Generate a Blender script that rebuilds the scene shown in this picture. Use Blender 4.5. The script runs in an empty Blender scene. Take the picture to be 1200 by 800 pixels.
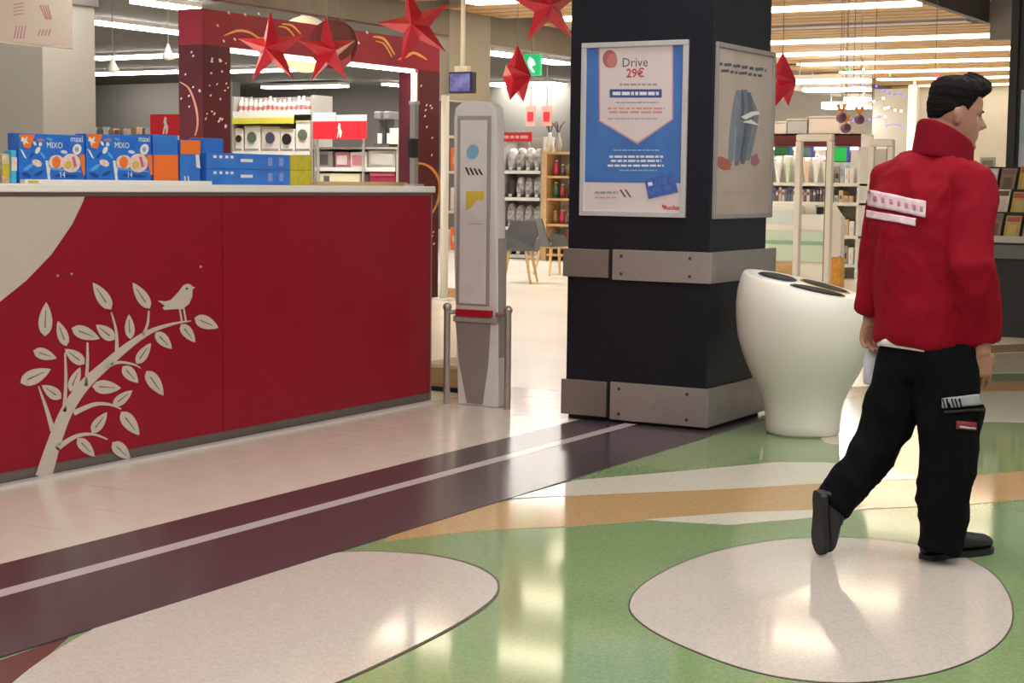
import bpy, bmesh, math, random
from mathutils import Vector, Matrix
from mathutils.bvhtree import BVHTree
random.seed(7)
scene = bpy.context.scene
COL = scene.collection

# ------------------------------------------------------------------ camera
FPX, PITCH, ROLL, YAW, EYE = 1943.5, 0.0957, 0.0117, 0.5283, 1.33
CAM = Vector((0, 0, EYE))
_f = Vector((-math.sin(YAW) * math.cos(PITCH), math.cos(YAW) * math.cos(PITCH), -math.sin(PITCH)))
_r = Vector((math.cos(YAW), math.sin(YAW), 0))
_d = _f.cross(_r)
_c, _s = math.cos(ROLL), math.sin(ROLL)
CR = _c * _r - _s * _d          # image right
CD = _s * _r + _c * _d          # image down
CF = _f                         # forward
cam_data = bpy.data.cameras.new('camera')
cam_data.sensor_width = 36
cam_data.lens = 36 * FPX / 1200
cam_data.clip_end = 200
cam = bpy.data.objects.new('camera', cam_data)
COL.objects.link(cam)
m3 = Matrix((CR, -CD, -CF)).transposed()
cam.matrix_world = Matrix.Translation(CAM) @ m3.to_4x4()
scene.camera = cam

# ------------------------------------------------------------------ world and exposure
w = bpy.data.worlds.new('world')
scene.world = w
w.use_nodes = True
w.node_tree.nodes['Background'].inputs[0].default_value = (1.0, 0.985, 0.965, 1)
w.node_tree.nodes['Background'].inputs[1].default_value = 0.42
vs = scene.view_settings
vs.view_transform = 'Standard'
vs.look = 'None'
vs.exposure = 0.0
vs.gamma = 1.0
vs.use_curve_mapping = False

# ------------------------------------------------------------------ helpers
def lin(c):
    out = []
    for v in c:
        v = v / 255.0
        out.append(v / 12.92 if v <= 0.04045 else ((v + 0.055) / 1.055) ** 2.4)
    return (out[0], out[1], out[2], 1.0)

MATS = {}
def mat(name, rgb, rough=0.5, metal=0.0, emit=0.0, var=0.0, scale=8.0, rgb2=None, spec=0.5,
        bump=0.0, bscale=60.0, trans=0.0, kind='noise', stretch=(1, 1, 1), coat=0.0):
    if name in MATS:
        return MATS[name]
    m = bpy.data.materials.new(name)
    m.use_nodes = True
    nt = m.node_tree
    b = nt.nodes['Principled BSDF']
    col = lin(rgb)
    b.inputs['Base Color'].default_value = col
    b.inputs['Roughness'].default_value = rough
    b.inputs['Metallic'].default_value = metal
    b.inputs['Specular IOR Level'].default_value = spec
    if coat:
        b.inputs['Coat Weight'].default_value = coat
        b.inputs['Coat Roughness'].default_value = 0.08
    if trans:
        b.inputs['Transmission Weight'].default_value = trans
    if emit:
        b.inputs['Emission Color'].default_value = col
        b.inputs['Emission Strength'].default_value = emit
    tc = nt.nodes.new('ShaderNodeTexCoord')
    mp = nt.nodes.new('ShaderNodeMapping')
    mp.inputs['Scale'].default_value = stretch
    nt.links.new(tc.outputs['Object'], mp.inputs['Vector'])
    if var or rgb2:
        if kind == 'voronoi':
            n = nt.nodes.new('ShaderNodeTexVoronoi')
            outp = n.outputs['Color']
        elif kind == 'wave':
            n = nt.nodes.new('ShaderNodeTexWave')
            n.inputs['Distortion'].default_value = 4
            outp = n.outputs['Fac']
        else:
            n = nt.nodes.new('ShaderNodeTexNoise')
            n.inputs['Detail'].default_value = 6
            outp = n.outputs['Fac']
        n.inputs['Scale'].default_value = scale
        nt.links.new(mp.outputs['Vector'], n.inputs['Vector'])
        mx = nt.nodes.new('ShaderNodeMix')
        mx.data_type = 'RGBA'
        c2 = lin(rgb2) if rgb2 else tuple(min(1, x * (1 + var * 1.6)) for x in col[:3]) + (1,)
        c1 = col if rgb2 else tuple(x * (1 - var) for x in col[:3]) + (1,)
        mx.inputs[6].default_value = c1
        mx.inputs[7].default_value = c2
        rp = nt.nodes.new('ShaderNodeMapRange')
        rp.inputs['From Min'].default_value = 0.3
        rp.inputs['From Max'].default_value = 0.7
        nt.links.new(outp, rp.inputs['Value'])
        nt.links.new(rp.outputs[0], mx.inputs[0])
        nt.links.new(mx.outputs[2], b.inputs['Base Color'])
        if emit:
            nt.links.new(mx.outputs[2], b.inputs['Emission Color'])
    if bump:
        n2 = nt.nodes.new('ShaderNodeTexNoise')
        n2.inputs['Scale'].default_value = bscale
        n2.inputs['Detail'].default_value = 4
        nt.links.new(mp.outputs['Vector'], n2.inputs['Vector'])
        bp = nt.nodes.new('ShaderNodeBump')
        bp.inputs['Strength'].default_value = bump
        bp.inputs['Distance'].default_value = 0.01
        nt.links.new(n2.outputs['Fac'], bp.inputs['Height'])
        nt.links.new(bp.outputs[0], b.inputs['Normal'])
    MATS[name] = m
    return m

def ray(x, y):
    return CR * ((x - 600) / FPX) + CD * ((y - 400) / FPX) + CF
def W(x, y, ax, val):
    d = ray(x, y)
    return CAM + d * ((val - CAM[ax]) / d[ax])
def J(x, y, dep):
    return CAM + ray(x, y) * dep
def FL(x, y):
    return W(x, y, 2, 0)

ORIG = {}
def root_origin(o):
    while o.parent is not None:
        o = o.parent
    return ORIG.get(o.name, Vector((0, 0, 0)))

def tag(o, label=None, cat=None, group=None, kind=None):
    if label: o['label'] = label
    if cat: o['category'] = cat
    if group: o['group'] = group
    if kind: o['kind'] = kind
    return o

def thing(name, loc, label, cat, group=None, kind=None):
    o = bpy.data.objects.new(name, None)
    COL.objects.link(o)
    o.empty_display_size = 0.1
    o.location = loc
    ORIG[o.name] = Vector(loc)
    return tag(o, label, cat, group, kind)

class MB:
    def __init__(s):
        s.v, s.f = [], []
    def box(s, x0, x1, y0, y1, z0, z1):
        x0, x1 = min(x0, x1), max(x0, x1); y0, y1 = min(y0, y1), max(y0, y1); z0, z1 = min(z0, z1), max(z0, z1)
        n = len(s.v)
        s.v += [Vector(p) for p in ((x0,y0,z0),(x1,y0,z0),(x1,y1,z0),(x0,y1,z0),(x0,y0,z1),(x1,y0,z1),(x1,y1,z1),(x0,y1,z1))]
        s.f += [tuple(n + i for i in q) for q in ((0,3,2,1),(4,5,6,7),(0,1,5,4),(1,2,6,5),(2,3,7,6),(3,0,4,7))]
        return s
    def prism(s, pts, vec):
        n = len(s.v); k = len(pts); vec = Vector(vec)
        pts = [Vector(p) for p in pts]
        nrm = Vector((0, 0, 0))
        for i in range(k):
            nrm += (pts[i] - pts[0]).cross(pts[(i + 1) % k] - pts[0])
        if nrm.dot(vec) < 0:
            pts = pts[::-1]
        s.v += pts + [p + vec for p in pts]
        s.f.append(tuple(n + i for i in range(k - 1, -1, -1)))
        s.f.append(tuple(n + k + i for i in range(k)))
        for i in range(k):
            j = (i + 1) % k
            s.f.append((n + i, n + j, n + k + j, n + k + i))
        return s
    def tube(s, pts, rad, n=10, side=None, cap=True):
        pts = [Vector(p) for p in pts]
        k = len(pts)
        if not isinstance(rad, (list, tuple)):
            rad = [rad] * k
        base = len(s.v)
        prev = None
        for i, p in enumerate(pts):
            t = (pts[min(i + 1, k - 1)] - pts[max(i - 1, 0)]).normalized()
            if side is not None:
                a = Vector(side) - t * Vector(side).dot(t)
            elif prev is None:
                a = t.cross(Vector((0, 0, 1)))
                if a.length < 0.1: a = t.cross(Vector((1, 0, 0)))
            else:
                a = prev - t * prev.dot(t)
            a.normalize(); prev = a
            b = t.cross(a)
            r = rad[i]
            ra, rb = r if isinstance(r, (list, tuple)) else (r, r)
            for j in range(n):
                g = 2 * math.pi * j / n
                s.v.append(p + a * (ra * math.cos(g)) + b * (rb * math.sin(g)))
        for i in range(k - 1):
            for j in range(n):
                q = (j + 1) % n
                s.f.append((base + i*n + j, base + i*n + q, base + (i+1)*n + q, base + (i+1)*n + j))
        if cap:
            s.f.append(tuple(base + j for j in range(n - 1, -1, -1)))
            s.f.append(tuple(base + (k-1)*n + j for j in range(n)))
        return s
    def lathe(s, c, prof, n=32, off=None, cap=True):
        base = len(s.v); k = len(prof); c = Vector(c)
        for r, z in prof:
            for j in range(n):
                g = 2 * math.pi * j / n
                p = Vector((r * math.cos(g), r * math.sin(g), z))
                if off: p.z += off(p)
                s.v.append(c + p)
        for i in range(k - 1):
            for j in range(n):
                q = (j + 1) % n
                s.f.append((base + i*n + j, base + i*n + q, base + (i+1)*n + q, base + (i+1)*n + j))
        if cap:
            s.f.append(tuple(base + j for j in range(n - 1, -1, -1)))
            s.f.append(tuple(base + (k-1)*n + j for j in range(n)))
        return s
    def ball(s, c, r, n=12, m=8):
        c = Vector(c)
        r = r if isinstance(r, (tuple, list)) else (r, r, r)
        base = len(s.v)
        s.v.append(c + Vector((0, 0, -r[2])))
        for i in range(1, m):
            ph = math.pi * i / m
            for j in range(n):
                g = 2 * math.pi * j / n
                s.v.append(c + Vector((r[0]*math.sin(ph)*math.cos(g), r[1]*math.sin(ph)*math.sin(g), -r[2]*math.cos(ph))))
        s.v.append(c + Vector((0, 0, r[2])))
        top = len(s.v) - 1
        for j in range(n):
            q = (j + 1) % n
            s.f.append((base, base+1+q, base+1+j))
            s.f.append((top, base+1+(m-2)*n+j, base+1+(m-2)*n+q))
            for i in range(m - 2):
                s.f.append((base+1+i*n+j, base+1+i*n+q, base+1+(i+1)*n+q, base+1+(i+1)*n+j))
        return s
    def mesh(s, name, o=Vector((0, 0, 0))):
        me = bpy.data.meshes.new(name)
        me.from_pydata([tuple(Vector(p) - o) for p in s.v], [], s.f)
        me.update()
        return me
    def build(s, name, m, parent=None, label=None, cat=None, group=None, kind=None, smooth=False, bevel=0.0):
        if parent is None:
            xs = [p[0] for p in s.v]; ys = [p[1] for p in s.v]; zs = [p[2] for p in s.v]
            o = Vector(((min(xs)+max(xs))/2, (min(ys)+max(ys))/2, min(zs)))
        else:
            o = root_origin(parent)
        me = s.mesh(name, o)
        if m: me.materials.append(m)
        if smooth:
            for p in me.polygons: p.use_smooth = True
        ob = bpy.data.objects.new(name, me)
        COL.objects.link(ob)
        if parent is None:
            ob.location = o; ORIG[ob.name] = o
        else:
            ob.parent = parent
        if bevel:
            b = ob.modifiers.new('bevel', 'BEVEL'); b.width = bevel; b.segments = 2; b.limit_method = 'ANGLE'
        return tag(ob, label, cat, group, kind)

def B(x0, x1, y0, y1, z0, z1):
    return MB().box(x0, x1, y0, y1, z0, z1)

def copy_tree(o, loc, parent=None):
    c = o.copy(); COL.objects.link(c)
    if parent is None: c.location = loc
    else: c.parent = parent
    for ch in o.children:
        copy_tree(ch, None, c)
    return c

def decal(pts, ax, val, m, name, parent, t=0.002, **k):
    """flat shape given by outline points, lying on a wall plane (ax = val), with thickness t towards the viewer"""
    vec = [0, 0, 0]; vec[ax] = t if ax == 0 else (-t if ax == 1 else t)
    return MB().prism([W(x, y, ax, val) for x, y in pts], vec).build(name, m, parent, **k)

def rect(x0, y0, x1, y1):
    return [(x0, y0), (x1, y0), (x1, y1), (x0, y1)]
def oval(cx, cy, rx, ry, n=16, rot=0):
    c, s = math.cos(rot), math.sin(rot)
    return [(cx + rx*math.cos(a)*c - ry*math.sin(a)*s, cy + rx*math.cos(a)*s + ry*math.sin(a)*c) for a in [2*math.pi*i/n for i in range(n)]]

def smoothloop(pts, sub=6):
    n = len(pts); out = []
    for i in range(n):
        p0, p1, p2, p3 = [Vector(pts[(i + k - 1) % n]) for k in range(4)]
        for j in range(sub):
            t = j / sub
            out.append(0.5 * ((2*p1) + (p2-p0)*t + (2*p0-5*p1+4*p2-p3)*t*t + (3*p1-p0-3*p2+p3)*t**3))
    return out

def text_mesh(txt, size, m, name, parent, origin, ux, uz, t=0.002, bold=False, **k):
    cu = bpy.data.curves.new('tmp', 'FONT')
    cu.body = txt; cu.size = size; cu.align_x = 'CENTER'; cu.align_y = 'CENTER'; cu.extrude = t / 2
    cu.resolution_u = 2
    if bold: cu.offset = size * 0.02
    tob = bpy.data.objects.new('tmp', cu); COL.objects.link(tob)
    bpy.context.view_layer.update()
    dg = bpy.context.evaluated_depsgraph_get()
    me = bpy.data.meshes.new_from_object(tob.evaluated_get(dg))
    bpy.data.objects.remove(tob); bpy.data.curves.remove(cu)
    ux = Vector(ux).normalized(); uz = Vector(uz).normalized(); nn = ux.cross(uz)
    M = Matrix((ux, uz, nn)).transposed().to_4x4()
    me.transform(Matrix.Translation(Vector(origin) - root_origin(parent)) @ M)
    me.name = name; me.materials.clear(); me.materials.append(m)
    ob = bpy.data.objects.new(name, me); COL.objects.link(ob); ob.parent = parent
    return tag(ob, **k)

ORD = ['first','second','third','fourth','fifth','sixth','seventh','eighth','ninth','tenth','eleventh','twelfth',
       'thirteenth','fourteenth','fifteenth','sixteenth','seventeenth','eighteenth','nineteenth','twentieth']

# materials used in many places
white = mat('white_paint', (225, 222, 215), 0.5)
offw = mat('warm_white', (215, 208, 196), 0.5, var=0.05)
steel = mat('brushed_steel', (176, 170, 163), 0.38, metal=0.75, var=0.08, scale=30, stretch=(1, 1, 8))
dsteel = mat('taupe_metal', (128, 116, 108), 0.5, metal=0.35, var=0.05)
alu = mat('aluminium', (200, 200, 200), 0.35, metal=0.6)
black = mat('black_panel', (24, 24, 33), 0.45, var=0.10, scale=3, spec=.25)
dark = mat('dark_gap', (14, 13, 15), 0.6)
wood = mat('pale_wood', (208, 172, 122), 0.5, rgb2=(188, 148, 100), scale=3, stretch=(1, 8, 8))
redm = mat('counter_red', (134, 12, 32), 0.4, var=0.05, scale=2, spec=.22)
taupe = mat('print_taupe', (186, 172, 158), 0.5)
tube_w = mat('light_white', (255, 250, 243), 0.5, emit=22.0)
tube_c = mat('light_warm', (255, 240, 212), 0.5, emit=8.0)

# ================================================================== SETTING
speck = dict(rough=0.085, spec=0.5, scale=140, kind='voronoi')
m_green = mat('terrazzo_green', (120, 142, 98), rgb2=(132, 153, 109), **speck)
m_cream = mat('terrazzo_cream', (188, 177, 168), rgb2=(198, 187, 178), **speck)
m_lens = mat('terrazzo_ivory', (204, 197, 180), rgb2=(214, 207, 191), **speck)
m_orange = mat('terrazzo_ochre', (182, 146, 102), rgb2=(194, 158, 114), **speck)
m_dark = mat('terrazzo_plum', (66, 56, 63), rgb2=(77, 67, 73), **dict(speck, rough=.2))
m_line = mat('inlay_pale_line', (190, 176, 176), 0.2)
m_rim = mat('inlay_joint', (62, 56, 46), 0.3)
m_tile = mat('tile_beige', (218, 204, 190), 0.16, var=0.04, scale=5)
m_store = mat('store_floor_cream', (244, 236, 222), 0.24, var=0.03, scale=1.2)

floor = B(-46, 9, -3, 48, -0.2, 0).build('floor', m_green, label='glossy terrazzo and tile floor of the mall', kind='structure')
def slab(pts, z, m, name, label=None, zb=-0.0):
    return MB().prism([Vector((p[0], p[1], zb)) for p in pts], (0, 0, z - zb)).build(name, m, floor, label=label)
# shop floor and approach tiles
slab([(-46, 9.3), (-3.5, 9.3), (-3.5, 11.5), (-2, 14.5), (9, 20), (9, 48), (-46, 48)], 0.0006, m_store, 'shop_floor', 'cream shop floor beyond the entrance')
slab([(-46, -3), (-5.3, -3), (-5.3, 9.3), (-46, 9.3)], 0.0006, m_store, 'shop_floor', 'cream shop floor behind the counter')
slab([(-5.3, -3), (-4.3, -3), (-4.3, 9.3), (-5.3, 9.3)], 0.0004, mat('tile_joint', (206, 184, 158), 0.4), 'tile_bed')
tw, tl = 0.37, 0.37
tm = B(0, tw - 0.0025, 0, tl - 0.0025, 0, 0.0016).mesh('tile'); tm.materials.append(m_tile)
fo = ORIG[floor.name]
for i in range(3):
    for j in range(18):
        o = bpy.data.objects.new('tile', tm); COL.objects.link(o); o.parent = floor
        o.location = Vector((-5.44 + i * tw, 2.62 + j * tl, 0)) - fo
# plum border with pale line
slab([(-4.33, -3), (-3.48, -3), (-3.48, 9.25), (-4.33, 9.25)], 0.0050, m_dark, 'border_band', 'dark plum terrazzo border band')
slab([(-4.055, -3), (-3.985, -3), (-3.985, 8.3), (-4.055, 8.3)], 0.0058, m_line, 'border_line', 'pale line inlaid in the plum border')
def inlay(px, z, m, name, label, smooth=True):
    pts = [FL(x, y) for x, y in px]
    if smooth: pts = smoothloop(pts)
    return slab(pts, z, m, name, label)
er = [(738,710),(757,683),(815,654),(885,637),(960,630),(1040,634),(1110,647),(1162,672),(1186,712),(1172,752),(1110,784),(1020,799),(940,797),(870,783),(805,759),(757,734)]
cx = sum(p[0] for p in er)/len(er); cy = sum(p[1] for p in er)/len(er)
inlay([(cx+(x-cx)*1.008, cy+(y-cy)*1.012) for x, y in er], 0.0016, m_rim, 'oval_joint', None)
inlay(er, 0.0024, m_cream, 'oval_inlay', 'pinkish cream oval under the walking person')
el = [(583,690),(577,676),(553,663),(515,653),(470,648),(420,647),(360,652),(290,668),(200,696),(110,737),(25,792),(-20,850),(60,880),(220,862),(330,825),(410,793),(480,760),(535,731),(572,706)]
inlay([(x + (3 if x > 400 else 0), y + (1.5 if y > 700 else -1)) for x, y in el], 0.0016, m_rim, 'leaf_joint', None)
inlay([(-40,788),(0,774),(82,745),(60,765),(28,789),(-8,822),(-60,840)], 0.0012, mat('inlay_maroon', (96,52,52), .2), 'maroon_wedge', 'maroon wedge at the plum border', smooth=False)
inlay(el, 0.0026, m_cream, 'leaf_inlay', 'cream leaf shape running along the plum border')
# wavy ochre and ivory bands
band_up = [(480,607),(560,592),(617,585),(733,577),(850,572),(955,566),(1077,561),(1136,558),(1200,552),(1330,540),(1500,528),(1700,520)]
band_lo = [(1720,540),(1500,553),(1330,570),(1200,585),(1136,591),(1025,596),(950,600),(862,603),(757,610),(663,617),(560,622),(450,634)]
inlay(band_up + band_lo, 0.0016, m_orange, 'ochre_band', 'ochre band waving across the green terrazzo', smooth=False)
inlay([(600,584),(675,563),(792,553),(908,542),(967,542),(1040,549),(1085,561),(955,567),(850,573),(733,578)], 0.0028, m_lens, 'ivory_band', 'ivory lens above the ochre band', smooth=False)
inlay([(757,609),(862,601),(950,598),(1030,594),(943,608),(856,615)], 0.0028, m_lens, 'ivory_sliver', 'thin ivory sliver below the ochre band', smooth=False)
inlay([(960,470),(1040,462),(1130,460),(1230,459),(1300,460),(1300,500),(1230,496),(1150,494),(1060,500),(990,520),(960,510)], 0.0014, m_lens, 'ivory_wave', None)
inlay([(960,456),(1040,452),(1130,448),(1230,446),(1300,446),(1300,459),(1230,458.5),(1130,459),(1040,462),(960,470)], 0.0022, m_orange, 'ochre_wave', None)
inlay([(1100,420),(1180,414),(1300,412),(1300,436),(1180,437),(1100,440)], 0.0014, m_lens, 'ivory_wave', None)
inlay([(1100,410),(1180,404),(1300,400),(1300,411),(1180,413),(1100,419)], 0.0022, m_orange, 'ochre_wave', None)

# ceilings
grey_c = mat('ceiling_grey', (120, 116, 110), 0.8, var=0.05, scale=1)
B(-46, -10.45, -3, 48, 4.02, 4.15).build('ceiling', grey_c, label='high grey ceiling over the shop', kind='structure')
cm = B(-10.45, -5.35, -3, 48, 3.42, 3.6).build('ceiling', mat('ceiling_recess', (120, 98, 72), 0.8), label='planked timber ceiling over the passage', kind='structure')
pm = B(-2.5, 2.55, 0, 0.29, 0, 0.03).mesh('plank'); pm.materials.append(wood)
co = ORIG[cm.name]
LIGHT_Y = [13.72 + 2.07 * k for k in range(11)]
y = 6.2
while y < 36:
    if all(abs(y + 0.145 - (ly + 0.15)) > 0.30 for ly in LIGHT_Y):
        o = bpy.data.objects.new('plank', pm); COL.objects.link(o); o.parent = cm
        o.location = Vector((-7.9, y, 3.3)) - co
    y += 0.345
B(-5.35, 9, -3, 20.3, 3.62, 3.75).build('ceiling', mat('ceiling_light_grey', (205, 200, 192), 0.8), label='plain grey ceiling over the mall walk', kind='structure')
B(-5.35, -5.27, 3, 20.3, 3.3, 3.62).build('trim_1', mat('beam_dark', (52, 48, 46), 0.5), label='dark beam edging the timber ceiling', kind='structure')
B(-5.27, 0.5, 20.35, 20.5, 3.1, 3.75).build('trim_2', mat('bulkhead_grey', (150, 148, 144), 0.6), label='grey bulkhead beyond the dark beam', kind='structure')
# walls
m_wall = mat('wall_grey', (112, 109, 103), 0.8, var=0.04, scale=0.6)
B(-46, -10.4, 39.2, 39.5, 0, 4.02).build('wall_back', m_wall, label='grey wall at the far end of the shop', kind='structure')
B(-40, -27.2, 32.6, 32.9, 0, 3.75).build('wall_left', mat('wall_dark_grey', (112, 109, 103), .8), label='grey partition standing beyond the aisle signs', kind='structure')
B(-46, -45.7, -3, 39.2, 0, 4.02).build('wall_far_left', m_wall, label='distant side wall of the shop', kind='structure')
B(-10.4, 9, 36.4, 36.7, 0, 3.75).build('wall_right', mat('wall_cream', (178, 168, 154), 0.8, var=0.03), label='cream wall at the end of the passage', kind='structure')
fas = mat('fascia_grey', (176, 170, 158), 0.7, var=0.03, scale=1)
# fascia block beside the red portal, and the bulkhead beyond
xa = W(500, 60, 0, -10.5).y; xb = W(573, 60, 0, -10.5).y
B(-10.75, -10.48, xa + .45, xb, 2.28, 3.42).build('wall_fascia', fas, label='pale grey fascia block beside the red portal', kind='structure')
B(-10.62, -10.48, xb, 36.4, 2.98, 3.42).build('wall_bulkhead', mat('bulkhead_taupe', (140, 133, 124), 0.7, var=0.04), label='taupe bulkhead running behind the stars', kind='structure')
B(-10.62, -10.48, -3, xa + .45, 3.02, 4.02).build('wall_bulkhead', mat('bulkhead_taupe', (140, 133, 124), 0.7), label='taupe bulkhead above the red portal', kind='structure')

# lights -------------------------------------------------------------
def lamp(name, x0, x1, y0, y1, z, m, label, group, t=0.05):
    r = thing(name, ((x0+x1)/2, (y0+y1)/2, z), label, 'ceiling light', group)
    B(x0, x1, y0, y1, z, z + t * 0.6).build('diffuser', m, r)
    B(x0 - .02, x1 + .02, y0 - .02, y1 + .02, z + t * 0.6, z + t * 1.4).build('housing', alu, r)
    return r
for k, ly in enumerate(LIGHT_Y):
    if k == 3: continue
    lamp('linear_light', -9.9, -5.45, ly, ly + 0.30, 3.30, tube_c, 'warm linear light across the timber ceiling, %s row from the front' % ORD[k], 'linear lights in the timber ceiling')
lamp('linear_light', -9.9, -5.45, LIGHT_Y[3], LIGHT_Y[3] + 0.30, 3.30, mat('light_off', (190, 180, 178), 0.4), 'unlit grey linear fixture across the timber ceiling', 'linear lights in the timber ceiling')
for k in range(4):  # out-of-view panels added to light the front of the scene
    lamp('mall_fill_panel', -4.2, 2.5, 0.6 + 2.3 * k, 1.2 + 2.3 * k, 3.54, mat('fill_mall', (255, 252, 250), 0.5, emit=8.0), 'added long fill light over the mall walk, %s ahead of the viewpoint' % ORD[k], 'added fill lights over the mall walk')
def shoplight(px, label, wid=0.16, z=3.95, m=None):
    (x0, y0), (x1, y1) = px
    a = W(x0, y0, 2, z); b = W(x1, y1, 2, z)
    if z < 3.2: a.x = max(a.x, -10.3)
    r = thing('tube_light', (a + b) / 2, label, 'ceiling light', 'tube lights of the shop')
    d = (b - a)
    if abs(d.x) > abs(d.y):
        yy = (a.y + b.y) / 2; x0, x1, y0, y1 = min(a.x, b.x), max(a.x, b.x), yy - wid/2, yy + wid/2
    else:
        xx = (a.x + b.x) / 2; x0, x1, y0, y1 = xx - wid/2, xx + wid/2, min(a.y, b.y), max(a.y, b.y)
    B(x0, x1, y0, y1, z - .05, z).build('tube', m or tube_w, r)
    B(x0, x1, y0 - .02, y1 + .02, z, z + .07).build('housing', white, r)
    if z < 3.2:
        for xx in (x0 + .1, x1 - .1):
            B(xx, xx + .02, (y0+y1)/2 - .01, (y0+y1)/2 + .01, z + .07, 3.299).build('rod', alu, r)
shoplight([(152,0),(236,9)], 'upper tube light left of the red portal, at the picture top', .25)
shoplight([(105,23),(212,38)], 'tube light receding from the grey pillar to the red portal', .25)
shoplight([(105,67),(214,64)], 'tube light crossing below the receding one, left of the portal', .4)
shoplight([(105,86),(214,83)], 'lowest tube light left of the red portal', .4)
shoplight([(268,83),(345,80.5)], 'tube light just below the left part of the portal header', .3)
shoplight([(309,101.5),(406,100)], 'bright tube light hanging above the shelf seen through the portal', .5, 3.9)
shoplight([(570,60),(604,64.5)], 'receding tube light left of the green exit sign', .35)
shoplight([(628,69),(660,73.5)], 'receding tube light right of the green exit sign', .35)
shoplight([(569,98),(660,97.5)], 'broad tube light behind the sideways red star', .9)
shoplight([(569,112),(602,111.5)], 'bright wide tube light left of the sideways red star', 1.4)
shoplight([(612,108),(660,107.5)], 'lower tube light right of the sideways red star', .8)
for k, (xa2, ya2) in enumerate([(462, 98.5), (462, 107.5)]):
    shoplight([(xa2-6, ya2), (xa2+5, ya2)], ['upper','lower'][k] + ' of two short lights beside the right portal post', .8)
for k, yy in enumerate([93, 103.5, 115, 124]):
    shoplight([(925 - 4*k, yy + .5), (1021, yy)], 'white tube light behind the side-on star, %s row down' % ORD[k], .35, [3.0, 3.0, 2.95, 2.75][k])
# added glowing panels under the shop ceiling that brighten the dim interior
for i in range(1):
    for j in range(3):
        lamp('shop_fill_panel', -15.8 - 8*i, -11.5 - 8*i, [12.6,18.8,25,35.5][j], [13.5,19.7,25.9,36.4][j], 3.96, tube_w, 'added fill panel over the shop, row %s, column %s' % (ORD[j], ORD[i]), 'added fill panels over the shop')

for j in range(3):  # extra lamps added to brighten the pillar, banner and stars
    lamp('shop_fill_panel', -15, -8.5, 3.2 + 3*j, 3.6 + 3*j, 3.2, mat('fill_back', (255, 250, 243), 0.5, emit=16.0), 'added fill light over the space behind the counter, %s row' % ORD[j], 'added fill lights behind the counter')
    for xx in (-14.8, -8.7):
        B(xx-.02, xx+.02, 3.38 + 3*j, 3.42 + 3*j, 3.27, 4.02).build('rod', alu, bpy.data.objects['shop_fill_panel.%03d' % (3 + j)])
# ================================================================== COUNTER
FX = -5.46
cy0, cy1 = 3.6, 8.375
counter = thing('service_counter', (-5.85, 6, 0), 'long red service counter with a pale tree and bird print', 'counter')
B(-6.25, FX - .012, cy0, cy1 - .01, 0.05, 1.245).build('body', mat('counter_body', (110, 18, 30), 0.5), counter)
ysm = W(261, 380, 0, FX).y
pan = B(FX - .012, FX, cy0, ysm - .002, 0.055, 1.243).build('panel', redm, counter, label='red panel with the tree print', bevel=.0015)
B(FX - .012, FX, ysm + .002, cy1, 0.055, 1.243).build('panel', redm, counter, bevel=.0015)
B(-6.28, FX + .012, cy0, cy1 + .03, 1.262, 1.300).build('worktop', mat('worktop_white', (226, 220, 210), 0.35), counter, label='off-white worktop', bevel=.006)
B(-6.25, FX + .004, cy0, cy1 + .01, 1.243, 1.262).build('worktop_trim', mat('trim_brown', (96, 78, 70), 0.4, metal=.3), counter)
B(-6.2, FX - .004, cy0, cy1, 0.0, 0.055).build('kick_plate', mat('kick_steel', (110, 100, 94), 0.35, metal=.5), counter)
B(FX + .01, FX + .055, cy0, cy1 + .05, 0.0018, 0.012).build('floor_strip', mat('floor_strip_metal', (205, 200, 194), 0.35, metal=.3), counter, label='pale metal strip along the foot')
B(-6.25, FX - .01, cy1, cy1 + .028, 0.0, 1.262).build('end_panel', mat('end_steel', (140, 128, 120), 0.4, metal=.4), counter, label='metal end panel')
DX = FX + .0005
def zl(p): return (p[0] / 2.964, 300 + p[1] / 2.964)
decal([(99,229.5),(97,236),(84,263),(60,298),(30,329),(0,353),(-60,392),(-120,415),(-120,226.5)], 0, DX, taupe, 'grey_corner', pan, label='warm grey corner of the panel')
leaves = [((385,185),(322,92),46),((520,182),(460,92),42),((155,278),(160,160),48),((230,312),(200,225),38),((248,250),(346,287),46),((397,290),(333,238),44),
 ((452,288),(447,202),34),((115,328),(196,355),40),((293,374),(224,322),42),((70,440),(176,392),52),((242,470),(278,386),36),((212,494),(144,448),42),((320,452),(420,458),48),
 ((473,374),(523,302),36),((540,264),(596,322),40),((426,382),(479,440),42),((508,398),(567,484),46),((628,236),(677,299),38),((675,214),(758,249),46),((392,520),(459,466),36),
 ((420,540),(483,622),48),((318,614),(371,542),38),((268,632),(328,696),40),((390,646),(452,706),46)]
vein = mat('leaf_vein', (104, 74, 70), 0.5)
for a, b, wd in leaves:
    a = Vector(a); b = Vector(b); d = b - a; n = Vector((-d.y, d.x)).normalized()
    L, R = [], []
    for i in range(9):
        t = i / 8
        h = wd/2 * (math.sin(math.pi * t ** 0.75) ** 0.8) if 0 < t < 1 else 0
        L.append(a + d*t + n*h); R.append(a + d*t - n*h)
    out = L + R[-2:0:-1]
    decal([zl(p) for p in out], 0, DX, taupe, 'leaf', pan)
    q0 = a + d*.25; q1 = a + d*.78
    decal([zl(q0 + n*2), zl(q1 + n*1.0), zl(q1 - n*1.0), zl(q0 - n*2)], 0, DX + .002, vein, 'leaf_vein', pan, t=.0006)
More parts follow.
